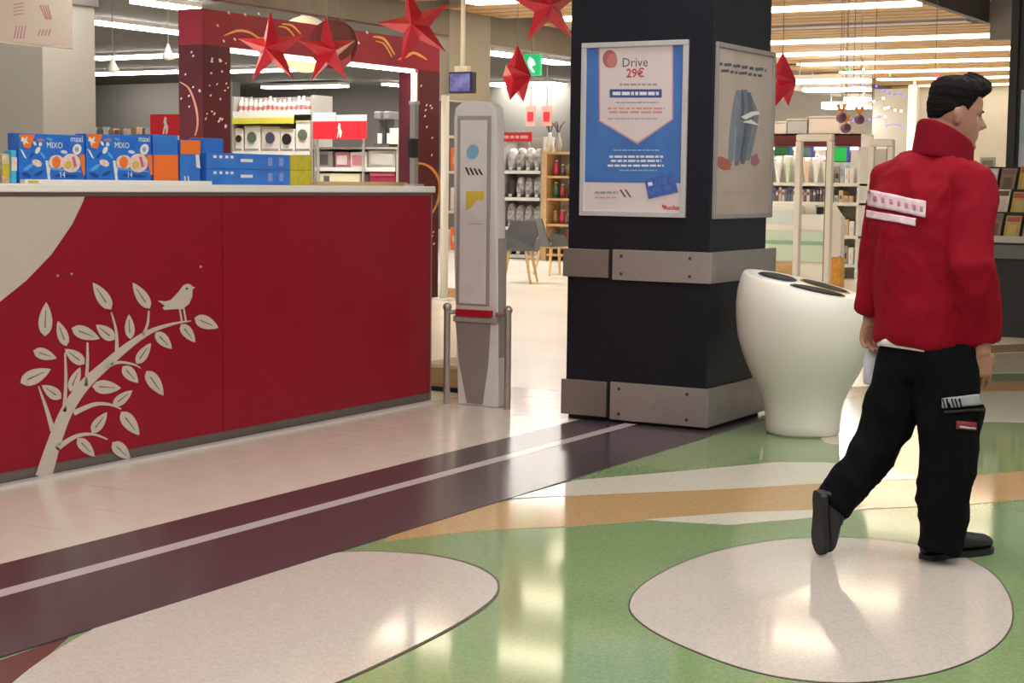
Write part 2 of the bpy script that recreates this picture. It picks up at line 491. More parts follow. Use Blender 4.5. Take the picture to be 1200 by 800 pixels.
def ribbon2(pts, wds):
    pts = [Vector(p) for p in pts]; fine, fw = [], []
    for i in range(len(pts)-1):
        p0 = pts[max(i-1,0)]; p1 = pts[i]; p2 = pts[i+1]; p3 = pts[min(i+2,len(pts)-1)]
        for j in range(5):
            t = j/5
            fine.append(0.5*((2*p1)+(p2-p0)*t+(2*p0-5*p1+4*p2-p3)*t*t+(3*p1-p0-3*p2+p3)*t**3)); fw.append(wds[i]*(1-t)+wds[i+1]*t)
    fine.append(pts[-1]); fw.append(wds[-1])
    L, R = [], []
    for i, p in enumerate(fine):
        d = (fine[min(i+1,len(fine)-1)] - fine[max(i-1,0)]).normalized(); n = Vector((-d.y, d.x))
        L.append(p + n*fw[i]/2); R.append(p - n*fw[i]/2)
    return L + R[::-1]
for nm, pts, wds in [('trunk', [(150,768),(190,640),(230,540),(290,450),(370,375),(440,315),(520,262),(600,235),(662,225)], [58,46,42,38,31,25,16,9,3]),
    ('branch', [(183,605),(160,530),(133,452)], [20,12,4]), ('branch', [(222,540),(228,430),(225,335)], [14,10,6]),
    ('branch', [(297,450),(303,370),(303,300)], [12,10,6]), ('branch', [(405,335),(403,262),(386,195)], [14,9,4]),
    ('branch', [(495,278),(512,235),(516,190)], [11,8,5]), ('branch', [(255,545),(325,515),(380,515),(420,531)], [18,14,9,4]),
    ('branch', [(195,668),(260,627),(320,618),(372,636)], [20,14,9,4]), ('branch', [(360,388),(410,369),(460,375),(488,389)], [14,10,7,3])]:
    decal([zl(p) for p in ribbon2(pts, wds)], 0, DX, taupe, nm, pan, t=.0022)
bird = decal([zl(p) for p in [(547,154),(572,157),(592,153),(618,126),(636,102),(650,95),(662,99),(668,106),(678,109),(668,115),(667,140),(656,166),(632,184),(602,184),(570,187),(564,180),(572,172)]], 0, DX, taupe, 'bird', pan, label='pale bird perched on the branch')
decal([zl(p) for p in [(620,180),(626,180),(634,228),(628,228)]], 0, DX, taupe, 'bird_leg', pan)
decal([zl(p) for p in [(634,180),(640,180),(648,225),(642,225)]], 0, DX, taupe, 'bird_leg', pan)
decal([zl(p) for p in oval(649,113,4,4,10)], 0, DX + .002, dark, 'bird_eye', pan, t=.0005)
for p in [(248,62),(200,68),(697,37)]:
    decal([zl(q) for q in oval(p[0], p[1], 4, 4, 8)], 0, DX, taupe, 'fleck', pan)

# post with reader standing on the counter end
post = thing('counter_post', (W(485, 218, 0, -5.62).x, W(485, 218, 0, -5.62).y, 1.30), 'grey metal post with a black reader on the counter end', 'post')
px, py = post.location.x, post.location.y
B(px-.018, px+.018, py-.022, py+.022, 1.30, 1.795).build('pole', steel, post, bevel=.004)
B(px-.04, px+.04, py-.05, py+.05, 1.30, 1.312).build('base_plate', alu, post)
B(px-.01, px+.03, py-.06, py+.012, 1.47, 1.585).build('reader', mat('reader_black', (28, 26, 26), 0.4), post, bevel=.006)
B(px-.022, px+.022, py-.027, py+.027, 1.79, 1.81).build('cap', alu, post)

# ---- packs on the counter (fronts face the mall)
blue = mat('pack_blue', (28, 96, 190), 0.35, rgb2=(38, 120, 212), scale=14)
blue2 = mat('pack_blue_plain', (44, 108, 196), 0.35, rgb2=(58, 122, 206), scale=10)
orange = mat('pack_orange', (236, 116, 40), 0.4)
yellow = mat('pack_yellow', (206, 190, 40), 0.4, rgb2=(180, 166, 60), scale=30)
pinkw = mat('pack_pale', (236, 218, 212), 0.4, rgb2=(220, 180, 160), scale=60)
cyan = mat('pack_cyan', (70, 180, 220), 0.4)
navy = mat('pack_navy', (30, 40, 70), 0.4)
PX = -5.66
CT = 1.30
def pack(name, x0, x1, ytop, m, label, cat='box', dep=.16, z0=CT, group=None, X=PX):
    a = W(x0, 205, 0, X).y; b = W(x1, 205, 0, X).y; zt = W((x0+x1)/2, ytop, 0, X).z
    r = thing(name, (X - dep/2, (a+b)/2, z0), label, cat, group)
    B(X - dep, X, a + .002, b - .002, z0, zt).build('carton', m, r, bevel=.003)
    return r
for k, (x0, x1) in enumerate([(22, 100), (101, 178)]):
    r = pack('printed_pack', x0, x1, 157 + k, blue, ['blue and orange printed pack, leftmost on the red counter', 'blue and orange printed pack between its twin and the orange carton'][k], 'pack', group='printed packs on the counter', dep=.07)
    s = x0 - 22; X = PX + .0005
    decal([(22+s,157.5),(41+s,157.5),(35+s,174),(28+s,173)], 0, X, orange, 'orange_corner', r)
    decal([(26+s,160),(29+s,163),(32+s,159.5),(31+s,165),(34+s,168),(30+s,167),(28+s,171),(27+s,166),(24+s,165)], 0, X+.002, white, 'corner_motif', r, t=.001)
    decal([(23+s,174),(26+s,176),(31+s,186),(28+s,184)], 0, X, white, 'white_stroke', r)
    decal(oval(44+s,176,2.5,4.5,12,.5), 0, X, white, 'white_drop', r)
    decal(oval(47+s,169,2,2.5,10), 0, X, white, 'white_drop', r)
    decal(oval(40.5+s,168,1.5,3,10,-.5), 0, X, white, 'white_drop', r)
    decal(oval(47+s,164,5,2.2,12), 0, X, mat('pack_lilac', (150,120,170), .4), 'lilac_patch', r)
    decal(oval(43+s,191,6,4,14,.4), 0, X, pinkw, 'pale_patch', r)
    decal(oval(66+s,190,9,8.5,18), 0, X, pinkw, 'food_ground', r)
    decal(oval(66+s,190,5,7,16), 0, X+.002, orange, 'orange_food', r, t=.001)
    decal(oval(83+s,191,11,11,20), 0, X+.0005, pinkw, 'plate', r)
    decal(oval(80+s,193,4,5,12,.5), 0, X+.003, mat('pack_gold', (214,176,80), .4), 'gold_food', r, t=.001)
    decal([(84+s,184),(87+s,183),(90+s,195),(87+s,196)], 0, X+.003, mat('pack_rose', (196,100,110), .4), 'rose_food', r, t=.001)
    decal(oval(90+s,175,5,6.5,14,.3), 0, X+.001, white, 'white_petal', r)
    decal(oval(90+s,175,2.2,3,12), 0, X+.003, mat('pack_greyblue', (150,160,180), .4), 'petal_core', r, t=.001)
    decal([(93+s,182),(99+s,181),(99.5+s,204),(97+s,206)], 0, X+.0005, orange, 'orange_edge', r)
    decal([(53+s,188),(56+s,188),(59+s,211),(56+s,211)], 0, X, white, 'white_line', r)
    decal([(59+s,196),(95+s,200),(95+s,202),(60+s,199)], 0, X+.0001, mat('pack_sky', (90,160,225), .4), 'sky_line', r)
    for (ex, ey, ea, eb, er_, ec) in [(33,196,7,2.2,-.6,'pack_sky'),(46,203,6,2,-.5,'pack_deep'),(31,205,6,2.5,.4,'pack_deep'),(50,182,5,1.6,.9,'pack_sky'),(37,182,4,1.5,-.9,'pack_deep'),(78,206,14,2,.05,'pack_deep'),(58,163,4,1.4,.3,'pack_sky'),(75,178,4,2,.2,'pack_pale2'),(57,201,1.5,6,.2,'pack_pale2')]:
        decal(oval(ex+s, ey, ea, eb, 12, er_), 0, X-.0003, mat(ec, {'pack_sky':(90,160,225),'pack_deep':(16,70,150),'pack_pale2':(206,214,232)}[ec], .4), 'blue_swirl', r, t=.0012)
    text_mesh('maxi', .042, white, 'brand_word', r, W(90+s,163,0,X+.001), (0,1,0), (0,0,1), t=.001)
    text_mesh('MIXO', .040, white, 'product_word', r, W(64+s,170.5,0,X+.001), (0,1,0), (0,0,1), t=.001)
    text_mesh('14', .038, white, 'count', r, W(73+s,205,0,X+.001), (0,1,0), (0,0,1), t=.001)
r = pack('two_tone_carton', 179.5, 209, 158, blue2, 'carton with blue top and orange lower half on the counter')
decal(rect(180,181.5,208.5,214.5), 0, PX+.0005, orange, 'orange_half', r)
r = pack('small_carton', 211, 235, 164, blue2, 'small carton with orange top band beside the two-tone carton')
decal(rect(211.5,164.5,234.5,180.5), 0, PX+.0005, orange, 'orange_band', r)
decal([(229,181),(233,181),(234.5,197),(230,196)], 0, PX+.001, white, 'white_tag', r)
for q in (215.5, 219.5):
    decal([(q,206),(q+1.5,206),(q+2.2,213),(q+.7,213)], 0, PX+.001, white, 'white_mark', r)
r = pack('tall_blue_carton', 238, 262, 162, blue2, 'plain blue carton standing behind the stacked flat boxes', X=PX-.20, dep=.1)
for k, (yt, yb) in enumerate([(198, 218), (177, 198)]):
    z0 = CT if k == 0 else CT + .082
    zt = z0 + .082
    X = PX + .02
    a = W(242, 205, 0, X).y; c = W(340, 205, 0, X).y; b = W(366, 205, 0, X).y
    r = thing('flat_box', (X-.12, (a+b)/2, z0), ['blue flat box with yellow end, lower of the stacked pair', 'blue flat box with yellow end, upper of the stacked pair'][k], 'box', 'stacked flat boxes')
    B(X-.22, X, a, c, z0, zt-.001).build('carton', blue2, r, bevel=.002)
    B(X-.22, X, c+.0005, b, z0, zt-.001).build('yellow_end', yellow, r, bevel=.002)
    zm = (z0+zt)/2
    def yz(px_): return W(px_, 205, 0, X).y
    for q in (250, 257, 264, 270):
        MB().box(X, X+.0015, yz(q), yz(q+3.5), zt-.028, zt-.014).build('white_mark', white, r)
    MB().box(X, X+.0015, yz(282), yz(296), zm-.004, zm+.012).build('white_word', white, r)
    for q in (314, 327):
        MB().box(X, X+.0012, yz(q), yz(q+5), z0+.02, zt-.018).build('pale_print', mat('print_greyblue', (130,150,205), .4), r)
    MB().box(X-.22, X-.005, c+.01, c+.014, zt-.001, zt).build('top_seam', white, r)
# cluttered items at the far left end
r = pack('cyan_packet', 13, 20, 176, cyan, 'bright cyan packet beside the leftmost printed pack', 'packet', X=PX+.01, dep=.05)
decal(rect(13.5,184,19.5,200), 0, PX+.0105, pinkw, 'pale_label', r)
r = pack('cream_packet', 2, 12, 180, mat('pack_cream', (222, 206, 170), .5, rgb2=(190,160,110), scale=40), 'cream packet at the left end of the counter', 'packet')
decal(rect(3,192,11,206), 0, PX+.0005, yellow, 'yellow_label', r)
r = pack('cream_packet', -9, 1, 178, mat('pack_cream2', (206, 186, 150), .5, rgb2=(150,120,90), scale=40), 'brownish packet cut by the left picture edge', 'packet')
decal(rect(-8,186,0,198), 0, PX+.0005, pinkw, 'pale_label', r)
r = thing('white_tray', (PX+.06, 6.2, CT), 'low whitish price ledge in front of the counter packs', 'ledge')
B(PX+.045, PX+.075, W(15,205,0,PX).y, W(235,205,0,PX).y, CT, CT+.018).build('rail', white, r)
decal(rect(33,211.5,45,214.5), 0, PX+.0752, yellow, 'yellow_price', r)
# tan open counter area right of the boxes
r = thing('tan_board', (-6.0, 8.0, CT), 'flat tan board lying on the counter by the post', 'board')
B(-6.2, -5.75, W(372,212,0,-5.75).y, W(478,212,0,-5.75).y, CT, CT+.022).build('board', mat('tan', (206,172,128), .5), r, bevel=.003)

# ================================================================== SECURITY GATE
GY = 8.36
gate = thing('security_gate', (-5.10, GY, 0), 'grey anti-theft pedestal with red strip between counter and column', 'security gate')
g_body = mat('gate_grey', (216, 213, 210), 0.4, var=.03)
g_dark = mat('gate_dark', (160, 152, 146), 0.42)
g_in = mat('gate_inset', (212, 207, 204), 0.45, var=.06, scale=6)
gl, gr = -5.298, -5.005
MB().prism([(gl+.045,GY,.0),(gl+.005,GY,1.0),(gl,GY,1.70),(gl+.008,GY,1.765),(gl+.05,GY,1.793),(gl+.147,GY,1.803),(gr-.05,GY,1.793),(gr-.008,GY,1.765),(gr,GY,1.70),(gr+.018,GY,1.0),(gr+.035,GY,0)], (0,.10,0)).build('frame', g_body, gate, bevel=.012)
B(gl+.03, gr-.03, GY-.006, GY+.001, .60, 1.715).build('inner_frame', g_dark, gate, bevel=.003)
B(gl+.055, gr-.055, GY-.010, GY-.005, .61, 1.69).build('inset_panel', g_in, gate, bevel=.002)
MB().prism([(gl+.03,GY-.008,.50),(gr-.02,GY-.008,.50),(gr-.035,GY-.008,.25),(gr-.07,GY-.008,.015),(gl+.115,GY-.008,.015),(gl+.06,GY-.008,.25)], (0,.01,0)).build('lower_panel', mat('gate_taupe', (140,130,122), .5), gate)
B(gl+.045, gr-.005, GY-.03, GY+.02, .535, .575).build('red_strip', mat('strip_red', (168, 22, 40), .4), gate)
B(gl+.02, gr+.03, GY-.02, GY+.02, .50, .535).build('cross_rail', g_dark, gate, bevel=.004)
B(gr+.012, gr+.03, GY+.01, GY+.09, .0, 1.0).build('side_groove', g_dark, gate)
MB().tube([(-5.318,GY-.02,0),(-5.318,GY-.02,.585)], .020, 16).build('guard_post', steel, gate, smooth=False)
MB().tube([(-4.895,GY-.02,0),(-4.895,GY-.02,.585)], .020, 16).build('guard_post', steel, gate)
MB().ball((-5.318,GY-.02,.585), .027, 14, 8).build('post_cap', steel, gate, smooth=True)
MB().ball((-4.895,GY-.02,.585), .027, 14, 8).build('post_cap', steel, gate, smooth=True)
MB().tube([(-5.318,GY-.02,.555),(gl+.03,GY-.005,.555)], .014, 10).build('guard_bar', steel, gate)
MB().tube([(gr+.02,GY-.005,.555),(-4.895,GY-.02,.555)], .014, 10).build('guard_bar', steel, gate)
decal(oval(554,178,7,9,16,.3), 1, GY-.0105, mat('sticker_blue', (124,176,206), .4), 'blue_sticker', gate, label='pale blue sticker')
for q in range(4):
    decal([(545+q*5,196+q*.6),(547+q*5,196+q*.6),(551+q*5,205),(549+q*5,205)], 1, GY-.0105, dark, 'black_mark', gate)
decal(rect(546.5,224,567,234.5), 1, GY-.0105, mat('sticker_yellow', (214,186,60), .4), 'yellow_sticker', gate, label='yellow sticker')
decal([(546.5,234.5),(558,234.5),(552,243),(546.5,247)], 1, GY-.0105, mat('sticker_yellow', (214,186,60), .4), 'yellow_sticker', gate)
decal(rect(549,262,565,262.8), 1, GY-.0105, g_dark, 'fine_print', gate)

# ================================================================== COLUMN
cl, cr, cf, cb = -4.455, -3.575, 8.21, 9.02
colm = thing('column', ((cl+cr)/2, (cf+cb)/2, 0), 'square black column carrying two framed posters', 'column')
B(cl+.02, cr, cf, cb, .03, 3.62).build('shaft', black, colm, label='black shaft', bevel=.004)
B(cl+.03, cr-.02, cf+.02, cb, 0, .04).build('plinth', dark, colm)
B(cl-.012, cl+.02, cf+.10, cb, 0, 3.30).build('guide_rail', mat('rail_pale', (214, 206, 196), .4, metal=.2), colm, label='pale guide rail up the left side')
xg = W(717, 310, 1, cf).x
for nm, z0, z1 in (('upper', .80, .968), ('lower', .022, .232)):
    B(cl, xg - .014, cf - .022, cf, z0 + .008, z1 - .004).build('band_panel', dsteel, colm, label='taupe metal ' + nm + ' band panel', bevel=.004)
    B(xg - .014, xg + .014, cf - .006, cf, z0, z1 - .004).build('band_joint', dark, colm)
    fp = B(xg + .014, cr + .02, cf - .024, cf, z0, z1).build('band_panel', steel, colm, label='bright steel ' + nm + ' band panel', bevel=.003)
    B(cr, cr + .02, cf + .0005, cb + .12, z0, z1).build('band_panel', mat('steel_side', (160, 152, 144), .42, metal=.6, var=.06), colm, bevel=.003)
    for sx in (xg + .07, cr - .10):
        for sz in (z0 + .035, z1 - .035):
            MB().tube([(sx, cf - .0275, sz), (sx, cf - .022, sz)], .009, 10).build('screw', mat('screw_dark', (84, 78, 74), .4, metal=.6), fp)
# framed posters (prints are flat)
def frame(r, ax, val, x0, x1, z0, z1, wd, dp, m):
    if ax == 1:
        bx = lambda a, b, c, d: B(a, b, val - dp, val, c, d)
    else:
        bx = lambda a, b, c, d: B(val, val + dp, a, b, c, d)
    bx(x0, x1, z1 - wd, z1).build('frame_bar', m, r, bevel=.003); bx(x0, x1, z0, z0 + wd).build('frame_bar', m, r, bevel=.003)
    bx(x0, x0 + wd, z0 + wd, z1 - wd).build('frame_bar', m, r, bevel=.003); bx(x1 - wd, x1, z0 + wd, z1 - wd).build('frame_bar', m, r, bevel=.003)
p1 = thing('framed_poster', (-4.03, cf, 1.15), 'silver-framed blue poster with white shield, 29€ offer', 'poster')
fx0, fx1, fz0, fz1 = W(682,150,1,cf).x, W(806,150,1,cf).x, 1.150, 2.098
frame(p1, 1, cf, fx0, fx1, fz0, fz1, .028, .022, mat('frame_silver', (206, 204, 202), .35, metal=.35))
PY = cf - .006
ppale = mat('poster_pale', (218, 203, 202), .35)
pb = B(fx0+.02, fx1-.02, PY, cf, fz0+.02, fz1-.02).build('backing', ppale, p1)
pblue = mat('poster_blue', (62, 108, 176), .35, rgb2=(76, 122, 190), scale=4)
PY -= .0005
B(fx0+.028, fx1-.028, PY-.001, PY, W(745,214,1,cf).z, fz1-.028).build('blue_ground', pblue, pb)
PY -= .0012
decal([(701.5,54),(789,52.5),(789,140),(747,169),(702,142)], 1, PY, mat('shield_edge', (196,150,160), .4), 'shield_edge', pb, t=.0006)
decal([(703,54),(787.5,52.5),(787.5,139),(747,166.5),(703.5,141)], 1, PY-.0006, ppale, 'shield', pb, t=.0006)
PT = PY - .0013
pink = mat('bauble_pink', (178,100,96), .4); ink = mat('ink_dark', (82,84,92), .5); inkr = mat('ink_red', (196,60,84), .5); inkg = mat('ink_grey', (160,152,160), .5)
decal(oval(714.5,69,8.3,10.5,20), 1, PT, pink, 'bauble_print', pb, t=.0006)
decal(oval(717.5,71,6,8.5,18), 1, PT-.0006, mat('bauble_shade', (196,124,116), .4), 'bauble_print', pb, t=.0004)
XR, ZU = (1,0,0), (0,0,1)
text_mesh('Drive', .070, ink, 'poster_word', pb, W(744,73.5,1,PT), XR, ZU, t=.0006)
text_mesh('29€', .066, inkr, 'poster_price', pb, W(744.5,86,1,PT), XR, ZU, t=.0006, bold=True)
def words(x0, x1, y, h, m, seed, mean=5, par=pb, ax=1, val=None, slope=0.0):
    rr = random.Random(seed); x = x0; mb = MB(); v = PT if val is None else val
    vec = (0,-.0005,0) if ax == 1 else (.0005,0,0)
    while x < x1 - 1:
        wd = min(x1 - x, mean * rr.uniform(.5, 1.6)); yy = y + slope * (x - x0)
        mb.prism([W(a, b, ax, v) for a, b in rect(x, yy - h/2, x + wd, yy + h/2)], vec); x += wd + mean * .25
    mb.build('text_line', m, par)
words(726,770,99,2.4,inkg,1)
decal(rect(714.5,104.5,775.5,114.3), 1, PT, mat('banner_navy', (58,82,142), .4), 'blue_banner', pb, t=.0006)
words(718,772,109.5,4,mat('ink_white',(225,225,235),.5),2,6,val=PT-.0007)
words(722,772,120,1.6,inkg,3); words(712,779,127,2.2,mat('ink_salmon',(206,150,140),.5),4,7); words(714,778,131.5,2.6,mat('ink_salmon',(206,150,140),.5),5,8); words(712,770,139,1.4,inkg,6)
inkw = mat('ink_white',(225,225,235),.5); inkl = mat('ink_lightblue',(150,180,220),.5)
words(719,774,176,1.6,inkl,7); words(714,777,183.5,2.6,inkw,8,6); words(716,775,188.5,2.6,inkw,9,6); words(712,778,194,2.4,inkw,10,6); words(726,770,199.5,1.4,inkl,11)
words(697,724,225.5,2.4,inkg,12,5); words(697,722,231.5,1.4,mat('ink_salmon',(206,150,140),.5),13,5)
for q in (726,732):
    decal([(q,222),(q+2,222),(q+8,231),(q+6,231)], 1, PT+.001, ink, 'chevron_mark', pb, t=.0008)
card = decal([(755,209.5),(790,202.5),(794.5,225),(760,233)], 1, PT, mat('card_blue', (52,82,160), .35, rgb2=(84,116,188), scale=60), 'card_print', pb, t=.0012, label='blue loyalty card print')
decal([(759,214),(764,213),(765,217),(760,218)], 1, PT-.0013, inkw, 'card_chip', card, t=.0005)
text_mesh('Auchan', .034, mat('ink_brand', (196,52,66), .5), 'brand_word', pb, W(788,243.3,1,PT+.0008), XR, ZU, t=.0006, bold=True)
decal([(776,239),(779,241),(779,243),(776,243)], 1, PT+.0008, mat('ink_brand', (196,52,66), .5), 'brand_mark', pb, t=.0006)

p2 = thing('framed_poster', (cr, 8.6, 1.14), 'framed pale poster of a figure in grey on the column side', 'poster')
gy0, gy1, gz0, gz1 = W(836,150,0,cr).y, W(904.5,150,0,cr).y, 1.145, 2.085
frame(p2, 0, cr, gy0, gy1, gz0, gz1, .026, .018, mat('frame_grey', (158, 150, 146), .4, metal=.3))
PX2 = cr + .006
p2b = B(cr, PX2, gy0+.02, gy1-.02, gz0+.02, gz1-.02).build('backing', mat('poster_beige', (186,170,162), .3, rgb2=(170,150,134), scale=3), p2, label='beige poster print')
G = PX2 + .0006
gfig = mat('figure_grey', (104,112,124), .45, rgb2=(128,136,146), scale=12)
for q_, (pts_, wd_, c_) in enumerate([([(866,106),(864,120),(861,140),(858,165),(856,190)],[7,9,9,8,5],(122,128,138)),([(872,105),(872,122),(868,145),(866,172),(863,194)],[7,9,10,9,4],(108,114,126)),([(877,108),(880,124),(878,146),(873,172),(870,192)],[4,7,10,9,4],(92,98,110)),([(882,120),(886,134),(884,150),(879,172),(876,188)],[3,5,6,7,4],(116,120,130)),([(870,108),(871,125),(869,140)],[2,3,2],(84,90,102)),([(862,150),(861,168),(860,186)],[1.5,2.5,1.5],(140,146,156)),([(874,150),(871,170),(868,188)],[1.5,2.5,1.5],(76,82,94))]):
    decal(ribbon2(pts_, wd_), 0, G + .0004*q_, mat('figure_%d' % q_, c_, .45, var=.12, scale=10), 'figure_print', p2b, t=.0008)
decal([(838,186),(843,183),(852,186),(857,192),(855,199),(847,199),(840,193)], 0, G, mat('print_terracotta', (166,92,76), .45), 'gift_print', p2b)
decal([(880,183),(887,180),(890,190),(885,195),(880,192)], 0, G, mat('print_mauve', (160,104,118), .45), 'bow_print', p2b)
decal([(868,137),(880,131),(888,130),(891,134),(884,135),(874,140)], 0, G+.003, white, 'paper_print', p2b, t=.001)
decal([(870,143),(880,140),(890,147),(880,145)], 0, G+.003, white, 'paper_print', p2b, t=.001)
words(842,898,75,3.6,ink,21,7,p2b,0,G,.14); words(845,893,83,3.2,ink,22,6,p2b,0,G,.13)
words(846,895,225,1.2,inkg,23,9,p2b,0,G,.03)

# ================================================================== BIN
bc = FL(940, 507); bc = Vector((max(bc.x, -3.125), bc.y, 0))
bn = thing('litter_bin', bc, 'large white vase-shaped litter bin with slanted top beside the column', 'bin')
tilt = lambda p: (-0.20 * (p.x * _r.x + p.y * _r.y) + 0.085 * (p.x * _f.x + p.y * _f.y)) * max(0, min(1, ((p.z - .2) / .6))) ** 2
prof = [(.0,.0),(.185,.0),(.197,.012),(.199,.06),(.203,.12),(.218,.18),(.243,.24),(.275,.30),(.305,.36),(.335,.43),(.358,.50),(.370,.58),(.373,.65),(.366,.715),(.350,.77),(.338,.793),(.330,.802),(.318,.804),(.310,.801),(0,.7995)]
m_bin = mat('bin_white', (226, 221, 210), .28, spec=.5, var=.015, scale=2)
def ext(prof):
    return MB().lathe(bc, prof, 56, tilt, cap=False)
ext(prof).build('shell', m_bin, bn, smooth=True)
m_bino = mat('bin_hole', (18, 20, 26), .6)
lid_n = lambda r, a: Vector((r*math.cos(a), r*math.sin(a), .8005))
for a0, lab, mm in ((YAW + 2.6, 'blue', mat('hole_blue', (40, 70, 110), .5)), (YAW + 4.9, 'dark', mat('hole_dark', (40,40,44), .5)), (YAW + .75, 'yellow', mat('hole_yellow', (150,130,40), .5))):
    for sc_, zz, m_, nm in ((1.12, .0, mm, 'opening_rim'), (1.0, .004, m_bino, 'opening')):
        pts = []
        for i in range(20):
            g = 2*math.pi*i/20
            p = Vector((.165*math.cos(a0), .165*math.sin(a0), 0)) + Vector((math.cos(a0+math.pi/2), math.sin(a0+math.pi/2), 0)) * (.135*sc_*math.cos(g)) + Vector((math.cos(a0), math.sin(a0), 0)) * (.085*sc_*math.sin(g))
            p.z = .8005 + zz; p.z += tilt(p); pts.append(bc + p)
        MB().prism(pts, (0,0,.004)).build(nm, m_, bn)

# ================================================================== RED PORTAL
pr_red = mat('portal_red', (164, 24, 50), .5, spec=.25, rgb2=(126, 40, 58), scale=1.3)
pr_mar = mat('portal_maroon', (78, 24, 36), .5, spec=.25, rgb2=(98, 34, 48), scale=1.6)
gold = mat('portal_gold', (226, 160, 84), .35, metal=.2)
spark = mat('portal_sparkle', (244, 232, 230), .4)
portal = thing('red_portal', (-10.6, 14, 0), 'tall dark red festive portal with gold swirls and sparkles', 'portal')
QX = -10.4
yl0, yl1, yr0, yr1 = W(237,60,0,QX).y, W(270,60,0,QX).y, W(490,100,0,QX).y, W(515,100,0,QX).y
xw = 0.29
B(QX-xw, QX, yl0, yl1, 0, 2.575).build('pillar', pr_mar, portal)
B(QX-.26, QX, yr0, yr1, 0.0, 2.575).build('pillar', pr_mar, portal)
hd = B(QX-xw, QX, yl0, yr1, 2.575, 2.905).build('header', pr_red, portal, label='red header beam')
B(QX-.09, QX-.03, yl1+.02, yr0-.02, 2.535, 2.572).build('light_strip', tube_c, portal, label='glowing strip under the header')
B(QX-.06, QX-.02, yr0-.05, yr0-.005, 1.95, 2.535).build('light_strip', tube_c, portal, label='glowing strip down the right pillar')
def swirl(pts, ax, val, wd, par, name='gold_swirl', m=None):
    decal(ribbon2(pts, wd), ax, val, m or gold, name, par, t=.006)
swirl([(262,42),(278,36),(292,38),(305,45),(318,40)], 0, QX, [1,3,2.5,2,1], hd)
swirl([(330,28),(342,30),(352,40)], 0, QX, [1,2.5,1], hd)
swirl([(326,31),(336,33),(346,44)], 0, QX, [1,2,1], hd)
swirl([(437,43),(450,46),(462,64)], 0, QX, [1.5,3,1.5], hd)
swirl([(440,48),(450,52),(459,67)], 0, QX, [1,2,1], hd)
swirl([(466,70),(476,66),(484,62),(492,65),(500,70)], 0, QX, [1,3,3,3,1], hd)
swirl([(483,192),(496,192),(508,200),(515,215),(513,235),(506,250)], 0, QX, [2,2.5,3,3,2.5,1.5], portal)
swirl([(474,196),(480,200),(479,212)], 0, QX+.001, [1,2,1], portal) if False else None
swirl([(211,96),(222,104),(230,125),(232,145),(229,159)], 1, yl0, [1,2,2.5,2,1], portal, m=mat('portal_pink_gold', (214,150,130), .4))
rs = random.Random(3)
for k in range(26):
    sx, sy = rs.uniform(240,268), rs.uniform(66,150)
    decal(oval(sx, sy, rs.uniform(.6,1.2), rs.uniform(.9,2.0), 6, .5), 0, QX, spark, 'sparkle', portal, t=.004)
for k in range(9):
    sx, sy = rs.uniform(212,235), rs.uniform(60,150)
    decal(oval(sx, sy, .8, 1.5, 6, .5), 1, yl0, spark, 'sparkle', portal, t=.004)
for k in range(16):
    sx, sy = rs.uniform(493,512), rs.uniform(95,185) if k < 9 else rs.uniform(270,335)
    decal(oval(sx, sy, .7, 1.6, 6, .5), 0, QX, spark, 'sparkle', portal, t=.004)
for sx, sy in [(268,15),(287,17),(303,16),(255,30),(275,46),(372,40),(420,50),(430,38),(300,50),(262,48)]:
    decal(oval(sx, sy, 1, 2, 6, -.5), 0, QX, spark, 'sparkle', hd, t=.004)
# white vertical pole right of the portal
a = FL(520, 352)
po = thing('white_pole', a, 'slim white pole right of the red portal', 'pole')
MB().tube([a, a + Vector((0,0,2.28))], .045, 12).build('shaft', white, po, smooth=True)
MB().tube([a, a + Vector((0,0,.03))], .12, 16).build('foot', white, po)

# hanging monitor
D = 17.2
m_top = J(543, 84, D); m_c = J(542, 97, D)
mon = thing('hanging_monitor', m_c, 'small dark blue monitor hanging from a pole beside the portal', 'monitor')
mw, mh = 32*D/FPX/2, 25*D/FPX/2
B(m_c.x-mw, m_c.x+mw, m_c.y-.05, m_c.y+.05, m_c.z-mh, m_c.z+mh).build('case', mat('monitor_case', (40,40,60), .4), mon, bevel=.01)
B(m_c.x-mw+.02, m_c.x+mw-.02, m_c.y-.056, m_c.y-.05, m_c.z-mh+.02, m_c.z+mh-.02).build('screen', mat('monitor_screen', (52,54,128), .2, emit=.5, rgb2=(110,112,170), scale=9), mon)
MB().tube([(m_c.x, m_c.y, m_c.z+mh), (m_c.x, m_c.y, 3.42)], .025, 10).build('pole', offw, mon)
B(m_c.x-.08, m_c.x+.08, m_c.y-.04, m_c.y+.04, m_c.z+mh-.01, m_c.z+mh+.06).build('bracket', offw, mon, bevel=.01)

